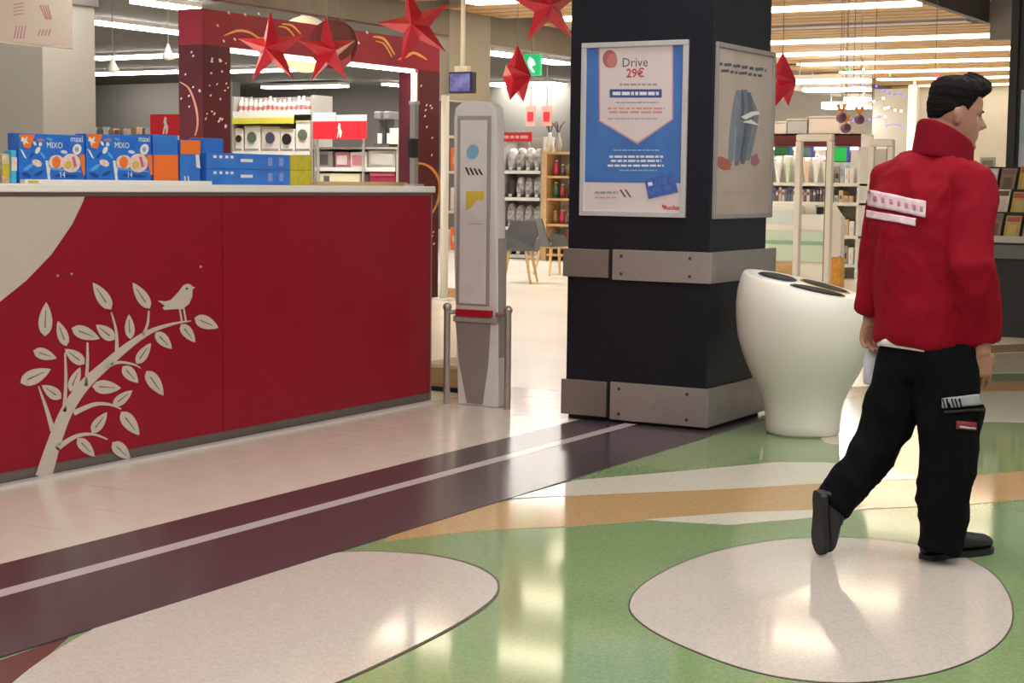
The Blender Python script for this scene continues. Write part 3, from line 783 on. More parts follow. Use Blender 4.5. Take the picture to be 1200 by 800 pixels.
# ================================================================== STARS
m_star = mat('star_red', (232, 40, 70), .2, var=.08, scale=3, coat=.3)
m_string = mat('string', (150, 140, 130), .6)
def star(px, py, rpx, dep, yaw, tiltd, label, thick=.42, top=3.3):
    c = J(px, py, dep); R = rpx * dep / FPX
    r = thing('paper_star', c, label, 'star', 'red paper stars hanging from the ceiling')
    # face basis: yaw turns about the vertical, tilt turns in the face plane
    fwd = Vector((-_f.x, -_f.y, 0)).normalized()
    fwd = Matrix.Rotation(math.radians(yaw), 3, 'Z') @ fwd
    ux = Vector((0,0,1)).cross(fwd); uz = Vector((0,0,1))
    pts = []
    for i in range(10):
        a = math.radians(90 + tiltd + 36*i); rr = R if i % 2 == 0 else R*.35
        pts.append(c + ux*(rr*math.cos(a)) + uz*(rr*math.sin(a)))
    for sg, nm in ((1, 'front_shell'), (-1, 'back_shell')):
        mb = MB(); mb.v = pts + [c + fwd*(sg*R*thick)]
        mb.f = [((i, (i+1) % 10, 10) if sg > 0 else ((i+1) % 10, i, 10)) for i in range(10)]
        mb.build(nm, m_star, r)
    hi = max(pts, key=lambda p: p.z)
    MB().tube([hi - Vector((0,0,.02)), (hi.x, hi.y, top)], .003, 5).build('string', m_string, r)
star(318, 57, 44, 12.0, -14, 2, 'red paper star, leftmost, before the portal header')
star(384, 60, 42, 12.2, 38, 4, 'narrow turned red star in front of the round sign')
star(487, 30, 48, 11.5, -10, 14, 'largest red star at the right end of the portal header')
star(641, 8, 47, 11.5, 14, 6, 'red star cut by the picture top, touching the column edge')
star(606, 89, 36, 13.5, 68, 0, 'small red star seen edge-on before the exit sign', .5)
star(917, 96, 35, 13.0, 60, 2, 'red star seen side-on just right of the black column', .5)
# round hanging sign behind the narrow star
c = J(391, 52, 12.9); R = 24*12.9/FPX
rs_ = thing('round_sign', c, 'round red hanging decoration with yellow and pink shapes', 'decoration')
def disc(c, R, m, name, par, t=.02, off=0, n=28, rx=None):
    fwd = Vector((-_f.x, -_f.y, 0)).normalized(); ux = Vector((0,0,1)).cross(fwd)
    pts = [c + fwd*off + ux*((rx or R)*math.cos(2*math.pi*i/n)) + Vector((0,0,R*math.sin(2*math.pi*i/n))) for i in range(n)]
    return MB().prism(pts, fwd*t).build(name, m, par)
disc(c, R*1.2, mat('sign_maroon', (130,44,56), .4, rgb2=(170,60,70), scale=5), 'disc', rs_)
disc(c + Vector((.02,0,.02)), R*.95, mat('sign_brown', (120,66,52), .4), 'inner_disc', rs_, off=.021, t=.004)
disc(c + _r*.03 + Vector((0,0,.045)), R*.52, mat('sign_yellow', (222,190,96), .5, rgb2=(200,150,90), scale=20), 'yellow_patch', rs_, off=.026, t=.004, rx=R*.45)
disc(c + _r*.06 + Vector((0,0,-.1)), R*.5, mat('sign_pink', (224,110,128), .5, rgb2=(206,60,84), scale=20), 'pink_patch', rs_, off=.031, t=.004)
MB().tube([c + Vector((0,0,R*1.15)) - _r*.05, c*1 + Vector((0,0,3.3-c.z)) - _r*.05], .004, 5).build('string', m_string, rs_)
MB().tube([c + Vector((0,0,R*1.15)) + _r*.05, c*1 + Vector((0,0,3.3-c.z)) + _r*.05], .004, 5).build('string', m_string, rs_)
# pale globe behind the header
c = J(358, 52, 18.6); R = 33*18.6/FPX
gl_ = thing('globe_lamp', c, 'pale round globe hanging behind the portal header', 'lamp')
MB().ball(c, (R, R, R), 24, 14).build('globe', mat('globe_cream', (236,222,186), .5, emit=.5), gl_, smooth=True)
MB().tube([c + Vector((0,0,R*.95)), (c.x, c.y, 4.02)], .01, 6).build('cord', m_string, gl_)
MB().tube([c + Vector((0,0,R*.95)), c + Vector((0,0,R*1.08))], .06, 10).build('cap', alu, gl_)

# exit sign
c = J(624, 76, 20)
ex = thing('exit_sign', c, 'green exit sign with white pictogram behind the edge-on star', 'sign')
ew, eh = .12, .13
B(c.x-ew, c.x+ew, c.y-.03, c.y+.03, c.z-eh, c.z+eh).build('case', mat('exit_green', (40,170,110), .4, emit=.9), ex, bevel=.01)
mb = MB(); mb.prism([c+Vector(q) for q in [(-.02,-.031,.09),(.03,-.031,.06),(.06,-.031,.0),(.0,-.031,-.02),(.05,-.031,-.09),(.02,-.031,-.09),(-.03,-.031,-.02),(-.05,-.031,.04)]], (0,-.004,0)); mb.build('pictogram', mat('exit_white', (235,255,245), .4, emit=1.2), ex)
MB().tube([c + Vector((0,0,eh)), (c.x, c.y, 4.02)], .012, 6).build('rod', m_string, ex)

# hanging white banner and grey pillar at upper left
GYP = 13.0
pc0, pc1 = W(50, 80, 1, GYP).x, None
yb = W(112, 80, 0, pc0).y
pil = thing('grey_pillar', (pc0-.8, (GYP+yb)/2, 0), 'thick plain grey pillar at the far left of the shop', 'pillar')
B(pc0-1.9, pc0, GYP, yb, 0, 4.02).build('shaft', mat('pillar_grey', (136, 131, 123), .75, var=.03, scale=1), pil, bevel=.01)
B(pc0-1.93, pc0+.03, GYP-.03, yb+.03, W(80,4,0,pc0).z, W(80,4,0,pc0).z+.14).build('collar', mat('collar_grey', (96,94,92), .5), pil)
B(pc0-1.92, pc0+.02, GYP-.02, yb+.02, 0, .15).build('skirting', dsteel, pil)
bx = -9.0
ban = thing('hanging_banner', W(40, 50, 0, bx), 'white hanging banner with faint pink symbols, top left', 'banner')
yb0, yb1 = W(-25,30,0,bx).y, W(85,30,0,bx).y
zb0 = W(40,52,0,bx).z
B(bx-.015, bx, yb0, yb1, zb0, 3.2).build('sheet', mat('banner_white', (240,236,230), .6), ban, label='white printed sheet')
MB().tube([(bx-.008, yb0, zb0), (bx-.008, yb1, zb0)], .012, 8).build('hem_rod', offw, ban)
for q in (yb0+.1, yb1-.1):
    MB().tube([(bx-.008, q, 3.2), (bx-.008, q, 4.02)], .005, 5).build('cord', m_string, ban)
m_sym = mat('symbol_pink', (214,168,180), .6)
for x0, y0, kk in [(22,11,0),(53,14,1),(23,36,2),(52,38,3)]:
    for q in range(4):
        pts = [[(x0-7,y0-6+q*4),(x0+6,y0-8+q*4),(x0+5,y0-6.8+q*4),(x0-6,y0-5+q*4)],
               [(x0-7+q*3,y0-8),(x0-5.5+q*3,y0-8),(x0+2+q*2,y0+9),(x0+.5+q*2,y0+9)],
               [(x0-7+q*3.5,y0+9),(x0-5.5+q*3.5,y0+9),(x0-3+q*3.5,y0-6),(x0-4+q*3.5,y0-6)],
               [(x0-8+q*4,y0+3),(x0-5+q*4,y0-4),(x0-4+q*4,y0-3),(x0-7+q*4,y0+4)]][kk]
        decal(pts, 0, bx, m_sym, 'symbol_stroke', ban, t=.001)
# small white pendants left of the portal
for (x, y, lab) in [(132, 76, 'small white pointed pendant near the grey pillar'), (197, 61, 'small white pendant beside the red portal')]:
    c = J(x, y, 26)
    r = thing('pendant', c, lab, 'pendant')
    MB().lathe(c - Vector((0,0,.13)), [(.0,.0),(.09,.02),(.10,.06),(.05,.16),(.012,.26)], 14).build('shade', mat('pendant_white', (240,236,230), .5), r, smooth=True)
    MB().tube([c+Vector((0,0,.12)), (c.x,c.y,4.02)], .008, 5).build('cord', m_string, r)

# ================================================================== SHOP SHELVES SEEN OVER THE COUNTER
SY = 20.0
def XA(px_, py_=170, Y=SY): return W(px_, py_, 1, Y).x
def ZA(px_, py_, Y=SY): return W(px_, py_, 1, Y).z
m_shelf = mat('shelf_grey', (170, 166, 158), .5, metal=.15)
def shelf_unit(x0, x1, ztop, levels, Y, label, m=m_shelf, dep=.5, group='shop shelving', back=None):
    r = thing('shelf_unit', ((x0+x1)/2, Y+dep/2, 0), label, 'shelf', group)
    B(x0, x1, Y+dep-.04, Y+dep, 0, ztop).build('back_panel', back or m, r)
    for xx in (x0, x1-.04):
        B(xx, xx+.04, Y+.02, Y+dep-.04, 0, ztop).build('upright', m, r)
    B(x0+.04, x1-.04, Y+.02, Y+dep-.04, 0, .05).build('plinth', m, r)
    for z in levels:
        sh = B(x0+.04, x1-.04, Y, Y+dep-.04, z-.03, z).build('shelf', m, r)
        B(x0+.04, x1-.04, Y-.008, Y, z-.045, z+.012).build('price_rail', white, sh)
    return r
zA = ZA(320, 178); zB = ZA(320, 131)
shelf_unit(XA(271), XA(366), ZA(320,112), [.55, 1.0, zA, zB], SY, 'grey shelf of white appliances seen through the portal')
shelf_unit(XA(367), XA(466), ZA(410,172), [.55, 1.0, ZA(410,197)], SY, 'low grey shelf with the red sign seen through the portal')
cols = [(236,232,226),(222,214,204),(232,226,214),(214,206,200)]
def goods(name, x0, x1, y0, z0, Y, m, label, cat, group=None, dep=.3, px=True):
    a, b = (XA(x0,y0,Y), XA(x1,y0,Y)) if px else (x0, x1)
    zt = ZA((x0+x1)/2, y0, Y) if px else y0
    z0 = z0 + .003
    r = thing(name, ((a+b)/2, Y+dep/2, z0), label, cat, group)
    B(a, b, Y+.03, Y+.03+dep, z0, zt).build('body', m, r, bevel=.01)
    return r, a, b, zt
# upper row: slim white bottles
for k in range(15):
    x0 = 276 + k*5.6
    a, b = XA(x0,125), XA(x0+4.9,125)
    r = thing('slim_bottle', ((a+b)/2, SY+.1, zB), 'slim white bottle on the top shelf seen through the portal, %s from the left' % ORD[k], 'bottle', 'slim bottles on the top shelf')
    R = (b-a)/2; cc = ((a+b)/2, SY+.1, zB+.004); h = ZA(320,115) - zB + rs.uniform(-.03,.04)
    MB().lathe(cc, [(R,0),(R,h*.62),(R*.45,h*.78),(R*.4,h*.86)], 10).build('bottle_body', mat('bottle_%d' % (k % 4), cols[k % 4], .4), r, smooth=False)
    MB().lathe(cc, [(R*.5,h*.86),(R*.5,h)], 10).build('cap', [offw, white, mat('cap_pink', (196,140,140), .5)][k % 3], r)
    MB().lathe(cc, [(R*1.02,h*.15),(R*1.02,h*.42)], 10).build('label_band', mat('label_rose', (190,130,128), .5), r)
# yellow price banner
r = thing('yellow_banner', (XA(310), SY, zB-.16), 'yellow price banner below the top shelf, right of the portal pillar', 'banner')
B(XA(274), XA(345), SY-.03, SY-.012, ZA(310,145), ZA(310,138)).build('strip', mat('banner_yellow', (206,196,70), .5), r)
B(XA(274), XA(345), SY-.012, SY-.009, ZA(310,138), ZA(310,134)).build('holder', white, r)
# round-door appliances
for k, (x0, x1) in enumerate([(274,283),(285,303),(305,326),(327,343),(345,365)]):
    yt = [150,147,148,151,141][k]
    r, a, b, zt = goods('round_appliance', x0, min(x1, 362), yt, zA, SY, mat('appliance_%d' % (k % 3), [(226,218,208),(232,226,220),(214,204,190)][k % 3], .4), 'small pale appliance with round dark front, %s from the left on the portal shelf' % ORD[k], 'appliance', 'round-fronted appliances')
    cc = Vector(((a+b)/2, SY+.03, (zA+zt)/2 + .02)); R = min((b-a)*.36, .085)
    pts = [cc + Vector((R*math.cos(t), 0, R*math.sin(t))) for t in [2*math.pi*i/16 for i in range(16)]]
    MB().prism(pts, (0,-.02,0)).build('round_door', mat(['door_black','door_green','door_navy'][k % 3], [(40,38,36),(92,104,84),(70,70,92)][k % 3], .25), r)
    B(a+.02, b-.02, SY+.015, SY+.03, zA+.02, zA+.05).build('control_strip', mat('strip_grey', (150,146,150), .4), r)
    B(a-.004, b+.004, SY+.02, SY+.03, zt-.03, zt-.005).build('top_band', mat('band_gold', (198,184,130), .4), r)
# red signs with a white mark
def redsign(x0, x1, y0, y1, Y, label, mark=True, pole_to=0.9, cap=True):
    a, b, z0, z1 = XA(x0,y1,Y), XA(x1,y1,Y), ZA((x0+x1)/2, y1, Y), ZA((x0+x1)/2, y0, Y)
    r = thing('red_sign', ((a+b)/2, Y, z0), label, 'sign')
    B(a, b, Y-.03, Y, z0, z1).build('board', mat('sign_red', (212,40,50), .45), r)
    if mark:
        xm, zm, h = (a+b)/2, (z0+z1)/2, (z1-z0)*.42
        P = [(-.35,-1),(-.05,.1),(-.2,.25),(.0,.95),(.25,.8),(.2,.35),(.5,-.3),(.3,-1),(.15,-1),(.1,-.45),(-.1,-.45),(-.18,-1)]
        MB().prism([(xm+u*h, Y-.03, zm+v*h) for u, v in P], (0,-.006,0)).build('white_mark', white, r)
    for xx in (a+.05, b-.09):
        B(xx, xx+.03, Y, Y+.03, pole_to, z1).build('bracket', alu, r)
    return r, a, b, z0, z1
r, a, b, z0, z1 = redsign(368, 430, 142, 163, SY-.06, 'red sign with white bird-like mark on the shelf behind the boxes', pole_to=0)
B(a, a+(b-a)*.42, SY-.09, SY-.06, z1, ZA(380,132,SY-.06)).build('white_card', white, r)
B(a+(b-a)*.45, b, SY-.09, SY-.06, z1, ZA(380,135,SY-.06)).build('white_card', offw, r)
redsign(178, 213, 134, 159, 16.4, 'red sign with white mark left of the portal pillar', pole_to=0)
# dark tall items, microwaves and boxes on the low shelf
z1s = ZA(410,172)
B(XA(367), XA(466), SY, SY+.5, z1s-.035, z1s-.003).build('top_board', m_shelf, bpy.data.objects['shelf_unit.001'])
for k, x in enumerate((436, 447)):
    a = XA(x,150); 
    r = thing('coffee_machine', (a, SY+.25, z1s), 'tall dark coffee machine on the low shelf, %s of two' % ['left','right'][k], 'appliance', 'coffee machines on the low shelf')
    B(a-.055, a+.055, SY+.12, SY+.4, z1s, z1s+.05).build('base', mat('machine_dark', (88,86,88), .35), r)
    B(a-.055, a+.055, SY+.25, SY+.4, z1s+.05, z1s+.40).build('tower', mat('machine_dark', (88,86,88), .35), r)
    B(a-.06, a+.06, SY+.12, SY+.4, z1s+.40, z1s+.52).build('head', mat('machine_head', (120,116,116), .35), r, bevel=.02)
    MB().tube([(a, SY+.2, z1s+.05),(a, SY+.2, z1s+.2)], .035, 12).build('cup', white, r)
r, a, b, zt = goods('pale_box', 455, 465, 150, z1s, SY, offw, 'pale box at the right end of the low shelf', 'box')
B(a, b, SY+.025, SY+.03, z1s, z1s+.04).build('dark_foot', dark, r)
zl2 = ZA(410,197)
for k, (x0, x1, yt, c_, lab) in enumerate([(371,388,177,(150,146,142),'grey microwave oven on the lower level of the low shelf'),(391,408,178,(196,120,132),'rose carton on the lower level of the low shelf'),(409,428,178,(222,214,206),'white carton with rose print on the lower level of the low shelf'),(430,462,176,(172,168,158),'wide grey carton on the lower level of the low shelf')]):
    r, a, b, zt = goods('microwave' if k == 0 else 'carton', x0, x1, yt, zl2, SY, mat('lowbox_%d' % k, c_, .45, var=.05), lab, 'appliance' if k == 0 else 'box')
    B(a+.04, b-.08 if k == 0 else b-.04, SY+.024, SY+.03, zl2+.05, zt-.05).build('front_panel', mat('front_%d' % k, [(90,88,88),(226,208,208),(200,130,140),(186,182,172)][k], .4), r)
# more stock below and left: packets along shelf tops at the left, with the red and yellow signs
zl_l = ZA(60,165, 17)
shelf_unit(XA(-20,170,17), XA(206,170,17), 1.72, [.5, .95, 1.45], 17.0, 'long low shelf behind the printed packs', dep=.6)
rr = random.Random(11)
pal = [(226,214,196),(200,190,176),(176,150,120),(232,226,220),(150,140,130),(214,196,150),(190,120,110),(120,130,140)]
x = -16; k = 0
while x < 198 and k < 40:
    wd = rr.uniform(4, 7.5); yt = rr.uniform(148, 158)
    if x < 22: yt = rr.uniform(144, 156)
    ci = rr.randrange(len(pal))
    a, b = XA(x,160,17), XA(x+wd,160,17); zt = ZA(x,yt,17)
    r = thing('small_packet', ((a+b)/2, 17.15, 1.72), 'small packet on the shelf top behind the counter packs, number %s counted from the left' % (ORD[k] if k < 20 else 'twenty-' + ORD[k-20] if k < 29 else ['thirtieth','thirty-first','thirty-second','thirty-third','thirty-fourth','thirty-fifth','thirty-sixth','thirty-seventh','thirty-eighth','thirty-ninth','fortieth'][k-29]), 'packet', 'packets on the shelf top')
    MB().prism([(a,17.08,1.72),(b,17.08,1.72),(b-(b-a)*.08,17.1,zt),(a+(b-a)*.08,17.1,zt)], (0,.16,0)).build('pouch', mat('pouch_%d' % ci, pal[ci], .5, var=.1, scale=30), r)
    B(a+(b-a)*.2, b-(b-a)*.2, 17.07, 17.081, 1.74, 1.72+(zt-1.72)*.6).build('label_print', mat('pouch_%d' % ((ci+3) % 8), pal[(ci+3) % 8], .5), r)
    x += wd + .4; k += 1
r = thing('aisle_sign', (XA(25,143,16.9), 16.9, 1.72), 'red and yellow aisle sign at the left picture edge', 'sign')
B(XA(-14,130,16.9), XA(28,130,16.9), 16.87, 16.9, ZA(10,143,16.9), ZA(10,118,16.9)).build('red_board', mat('sign_red', (212,40,50), .45), r)
B(XA(28.3,130,16.9), XA(50,130,16.9), 16.87, 16.9, ZA(40,143,16.9), ZA(40,119,16.9)).build('yellow_board', mat('sign_yellow2', (226,182,50), .45), r)
words(2,24,127,3,white,31,6,r,1,16.868); words(2,20,135,2.4,white,32,5,r,1,16.868); words(31,47,126,1.8,mat('ink_amber',(190,120,40),.5),33,5,r,1,16.868); words(31,47,132,1.8,mat('ink_amber',(190,120,40),.5),34,5,r,1,16.868)
for q in (XA(3,130,16.9), XA(47,130,16.9)):
    B(q, q+.03, 16.9, 16.93, 1.66, ZA(10,118,16.9)).build('stand', alu, r)
# dark red cabinet under the low shelf at right, white trays
r, a, b, zt = goods('maroon_box', 432, 461, 201, 1.0, SY-.02, mat('maroon_box', (150,44,70), .45), 'maroon box below the low shelf beside the portal post', 'box')
B(a, b, SY-.0, SY+.01, zt-.06, zt-.03).build('band', mat('maroon_light', (180,80,100), .45), r)
r, a, b, zt = goods('cream_box', 372, 420, 203, 1.0, SY-.02, mat('cream_box', (220,212,180), .45), 'cream box below the low shelf behind the tan board', 'box')
B(a+.1, a+.2, SY, SY+.01, 1.15, zt-.04).build('dark_print', ink, r)

# ================================================================== AISLE BETWEEN GATE AND COLUMN
AY = 25.0
ax0, ax1 = XA(587,300,AY), XA(634,300,AY)
lv = [ZA(610,y_,AY) for y_ in (200.5, 232, 266.5, 299)]
shelf_unit(ax0, ax1, ZA(610,160,AY), lv, AY, 'grey bay of black and white cushions beyond the security gate', dep=.5)
rr = random.Random(5)
cush_m = [mat('cush_bw1', (196,190,186), .8, rgb2=(70,66,66), scale=14), mat('cush_bw2', (220,216,210), .8, rgb2=(110,106,104), scale=9), mat('cush_dk', (62,58,58), .8, var=.2), mat('cush_lt', (206,202,198), .8, rgb2=(150,146,144), scale=20)]
for li, z in enumerate(lv):
    zt = [ZA(610,171,AY), lv[0]-.05, lv[1]-.05, lv[2]-.05][li]
    for k in range(4):
        a = ax0 + .06 + k*(ax1-ax0-.1)/4; b = a + (ax1-ax0-.1)/4 - .01
        h = (zt - z) * rr.uniform(.82, .97)
        mi = (2 if (li in (1, 3) and k == 0) else rr.choice([0, 1, 3, 0]))
        r = thing('folded_cushion', ((a+b)/2, AY+.2, z), 'patterned cushion, %s from left on the %s level of the aisle bay' % (ORD[k], ['top','second','third','lowest'][li]), 'cushion', 'cushions in the aisle bay')
        MB().tube([((a+b)/2, AY+.06, z+.004+h/2), ((a+b)/2, AY+.1, z+h/2), ((a+b)/2, AY+.22, z+h/2), ((a+b)/2, AY+.30, z+h/2)], [((b-a)*.36,h*.36), ((b-a)*.49,h*.49), ((b-a)*.49,h*.49), ((b-a)*.36,h*.36)], 12, side=(1,0,0)).build('cover', cush_m[mi], r, smooth=True)
        B((a+b)/2-.03, (a+b)/2+.03, AY+.04, AY+.062, z+.02, z+.07).build('price_tag', white, r)
r, a, b, z0, z1 = redsign(588, 624, 155, 166, AY-.015, 'red strip sign above the cushion bay', mark=False, pole_to=ZA(610,172,AY))
words(591,621,160.5,3.5,mat('sign_pale',(236,170,170),.5),41,6,r,1,AY-.046)
B(a+.06, a+.09, AY-.015, AY+.458, z0+.02, z0+.05).build('arm', alu, r)
# wooden shelf right of the bay
wx0, wx1 = XA(634,300,AY-.2), XA(672,300,AY-.2)
ws = thing('wooden_shelf', ((wx0+wx1)/2, AY, 0), 'pale wooden open shelf against the column edge', 'shelf')
ztp = ZA(650,178,AY)
for xx in (wx0, wx1-.09):
    B(xx, xx+.09, AY-.2, AY+.3, 0, ztp).build('side_panel', wood, ws)
wl = [.12, ZA(650,288,AY), ZA(650,262,AY), ZA(650,232,AY), ZA(650,206,AY), ztp]
for z in wl:
    B(wx0+.09, wx1-.09, AY-.18, AY+.3, z-.04, z).build('shelf_board', wood, ws)
B(wx0, wx1, AY+.3, AY+.33, 0, ztp).build('back_panel', mat('shelf_back', (206,200,190), .6), ws)
cc_ = [(60,52,50),(150,120,60),(60,110,70),(206,60,84),(176,60,50),(110,96,84)]
for i, z in enumerate(wl[1:5]):
    for k in range(3):
        a = wx0 + .12 + k*.13
        h = rr.uniform(.14,.26)
        z += .004 if k == 0 else 0
        r = thing('ornament_pot', (a+.05, AY, z), 'small coloured pot on the wooden shelf, %s from left, level %s from below' % (ORD[k], ORD[i]), 'pot', 'pots on the wooden shelf')
        MB().lathe((a+.05, AY, z), [(.035,0),(.05,h*.3),(.045,h*.7),(.025,h*.85),(.03,h)], 12).build('pot_body', mat('pot_%d' % ((i+2*k) % 6), cc_[(i+2*k) % 6], .4), r, smooth=True)
        MB().lathe((a+.05, AY, z), [(.031,h),(.031,h+.012)], 12).build('rim', offw, r)
# things on top
for k, x in enumerate((644, 654)):
    p = Vector((XA(x,175,AY), AY, ztp))
    r = thing('vase', p, 'pale vase on the wooden shelf top, %s' % ['left one','right one'][k], 'vase', 'vases on the shelf top')
    MB().lathe(p, [(.04,0),(.068,.1),(.06,.2),(.03,.28),(.036,.33)], 14).build('vase_body', [offw, mat('vase_grey', (150,146,142), .4)][k], r, smooth=True)
    for q in range(5):
        g = q*1.256
        MB().tube([p+Vector((0,0,.3)), p+Vector((.06*math.cos(g),.06*math.sin(g),.45)), p+Vector((.14*math.cos(g),.14*math.sin(g),.52))], [.004,.012,.003], 5).build('twig', mat('twig_dark', (70,60,56), .6), r)
# hanging small red tags above
for k, x in enumerate((622, 641)):
    c = J(x, 136, 24)
    r = thing('price_pendant', c, 'small red and white hanging card, %s one above the cushion bay' % ['left','right'][k], 'card', 'hanging price cards')
    B(c.x-.08, c.x+.08, c.y-.01, c.y, c.z-.14, c.z+.14).build('card', mat('card_palered', (226,150,140), .5), r)
    B(c.x-.05, c.x+.05, c.y-.014, c.y-.01, c.z-.08, c.z+.06).build('red_mark', mat('sign_red', (212,40,50), .45), r)
    MB().tube([c+Vector((0,-.005,.14)), (c.x, c.y-.005, 4.02)], .006, 5).build('cord', m_string, r)
# grey shell chairs with wooden legs
m_chair = mat('chair_grey', (92, 94, 96), .6)
def chair(px_, py_, ang, label):
    p = FL(px_, py_)
    r = thing('shell_chair', p, label, 'chair', 'grey shell chairs')
    ca, sa = math.cos(ang), math.sin(ang)
    T = lambda x, y, z: p + Vector((x*ca - y*sa, x*sa + y*ca, z))
    MB().prism([T(-.22,-.22,.43),(T(.22,-.22,.43)),T(.24,.2,.41),T(-.24,.2,.41)], (0,0,.035)).build('seat', m_chair, r, bevel=.01)
    MB().prism([T(-.24,.2,.43),T(.24,.2,.43),T(.23,.28,.62),T(.17,.31,.82),T(-.17,.31,.82),T(-.23,.28,.62)], T(0,.03,0)-p).build('backrest', m_chair, r, bevel=.008)
    for sx in (-1, 1):
        MB().prism([T(sx*.24,.2,.43),T(sx*.24,-.1,.43),T(sx*.25,.0,.58),T(sx*.24,.22,.62)], T(sx*.02,0,0)-p).build('armrest', m_chair, r)
    for sx in (-1, 1):
        for sy in (-1, 1):
            MB().tube([T(sx*.15, sy*.15, .42), T(sx*.23, sy*.22, 0)], [.024, .016], 8).build('leg', mat('leg_wood', (220,186,130), .5), r)
    return r
chair(606, 331, .3, 'grey shell chair with wooden legs nearest the security gate')
chair(650, 322, 2.6, 'grey shell chair with wooden legs half hidden by the column')
# shelves seen between portal and gate
a = FL(530, 350)
r = thing('display_stand', a + Vector((0,.3,0)), 'narrow cream display stand seen left of the security gate', 'stand')
B(a.x-.12, a.x+.16, a.y, a.y+.5, 0, .12).build('base', wood, r)
B(a.x-.12, a.x+.16, a.y+.4, a.y+.5, .12, 2.2).build('back_panel', mat('stand_back', (206,170,130), .6), r)
for i, (z, mm) in enumerate([(.55, orange), (1.45, orange), (1.0, offw), (1.85, mat('stand_brown', (150,100,70), .6))]):
    B(a.x-.12, a.x+.16, a.y+.05, a.y+.4, z-.03, z).build('shelf', offw, r)
for i, (z, mm, lab) in enumerate([(.55, orange, 'orange pack on the lower shelf of the cream stand'), (1.45, orange, 'orange pack on the upper shelf of the cream stand'), (1.0, white, 'white pack on the middle shelf of the cream stand')]):
    z += .003; o = thing('stand_pack', (a.x+.02, a.y+.2, z), lab, 'pack', 'packs on the cream stand')
    B(a.x-.09, a.x+.13, a.y+.08, a.y+.35, z, z+.26).build('carton', mm, o, bevel=.01)
    B(a.x-.05, a.x+.09, a.y+.075, a.y+.08, z+.08, z+.16).build('label_print', offw, o)
# low timber block at the counter end
a = FL(512, 465); 
r = thing('timber_base', (a.x-.2, a.y+.3, 0), 'low timber-clad base just behind the counter end', 'base')
xA, xB_ = FL(502,462).x-.2, FL(532,462).x
B(xA, xB_, a.y+.25, a.y+.8, 0, .17).build('block', mat('timber_tan', (190,158,110), .5, rgb2=(170,136,92), scale=6, stretch=(1,6,6)), r, bevel=.006)
B(xA, xB_, a.y+.24, a.y+.25, 0, .03).build('shadow_gap', dark, r)
B(xA, xB_, a.y+.245, a.y+.255, .15, .172).build('edge_strip', offw, r)

# ================================================================== SHOP ACROSS THE PASSAGE (right)
BY = 23.0
B(-13, -6.2, 33.0, 33.2, 0, 3.3).build('wall_shop', mat('wall_shop_pale', (190,183,172), .8, var=.03), label='pale back wall of the shop across the passage', kind='structure')
lr = random.Random(21)
# antitheft gates, white
def white_gate(x0, x1, y0, Y, label):
    a, b = XA(x0,200,Y), XA(x1,200,Y); zt = ZA((x0+x1)/2, y0, Y)
    r = thing('white_gate', ((a+b)/2, Y, 0), label, 'security gate', 'white gates of the far shop')
    for xx in (a, b-.075):
        B(xx, xx+.075, Y-.05, Y+.05, 0, zt-.09).build('post', white, r, bevel=.01)
    B(a, b, Y-.05, Y+.05, zt-.09, zt).build('top_rail', white, r, bevel=.02)
    B(a+.075, b-.075, Y-.03, Y+.03, .05, .14).build('bottom_rail', white, r)
    B(b-.078, b-.07, Y-.055, Y+.055, 0, zt-.1).build('shadow_groove', dsteel, r)
    return r
white_gate(933, 976, 157, 20.0, 'white anti-theft gate beside the column and the bin')
g2 = white_gate(1018, 1047, 163, 20.0, 'white anti-theft gate half hidden by the red jacket')
zg = ZA(1030,163,20.0)
B(XA(1023,200,20), XA(1041,200,20), 19.98, 20.02, .2, zg-.12).build('panel', mat('gate_glassy', (200,196,190), .3), g2)
# display wall
du = thing('display_unit', ((XA(893,200,BY)+XA(1008,200,BY))/2, BY+.3, 0), 'brightly lit display wall with dark red fascia behind the bin', 'display')
dx0, dx1 = XA(890,200,BY), XA(1008,200,BY)
zf0, zf1 = ZA(940,172,BY), ZA(940,157,BY)
B(dx0, dx1, BY+.5, BY+.56, 0, zf1).build('back_panel', mat('display_back', (226,220,210), .6), du)
B(dx0, dx1, BY-.05, BY, zf0, zf1).build('fascia', mat('fascia_maroon', (96,30,34), .45), du, label='dark red fascia')
B(dx0+.05, dx1-.05, BY+.0, BY+.06, zf0-.04, zf0-.01).build('light_strip', mat('strip_fill', (255,250,244), .5, emit=12), du, label='added fill strip under the fascia')  # glowing strip added to brighten the goods on display
dl = [ZA(940,y_,BY) for y_ in (214.5, 237, 275, 308)]
for z in dl:
    sh = B(dx0, dx1, BY, BY+.5, z-.03, z).build('shelf', white, du)
    B(dx0, dx1, BY-.01, BY, z-.04, z+.01).build('shelf_edge', white, sh)
for xx in (dx0, XA(972,200,BY), dx1-.04):
    B(xx, xx+.04, BY, BY+.5, 0, zf0).build('upright', white, du)
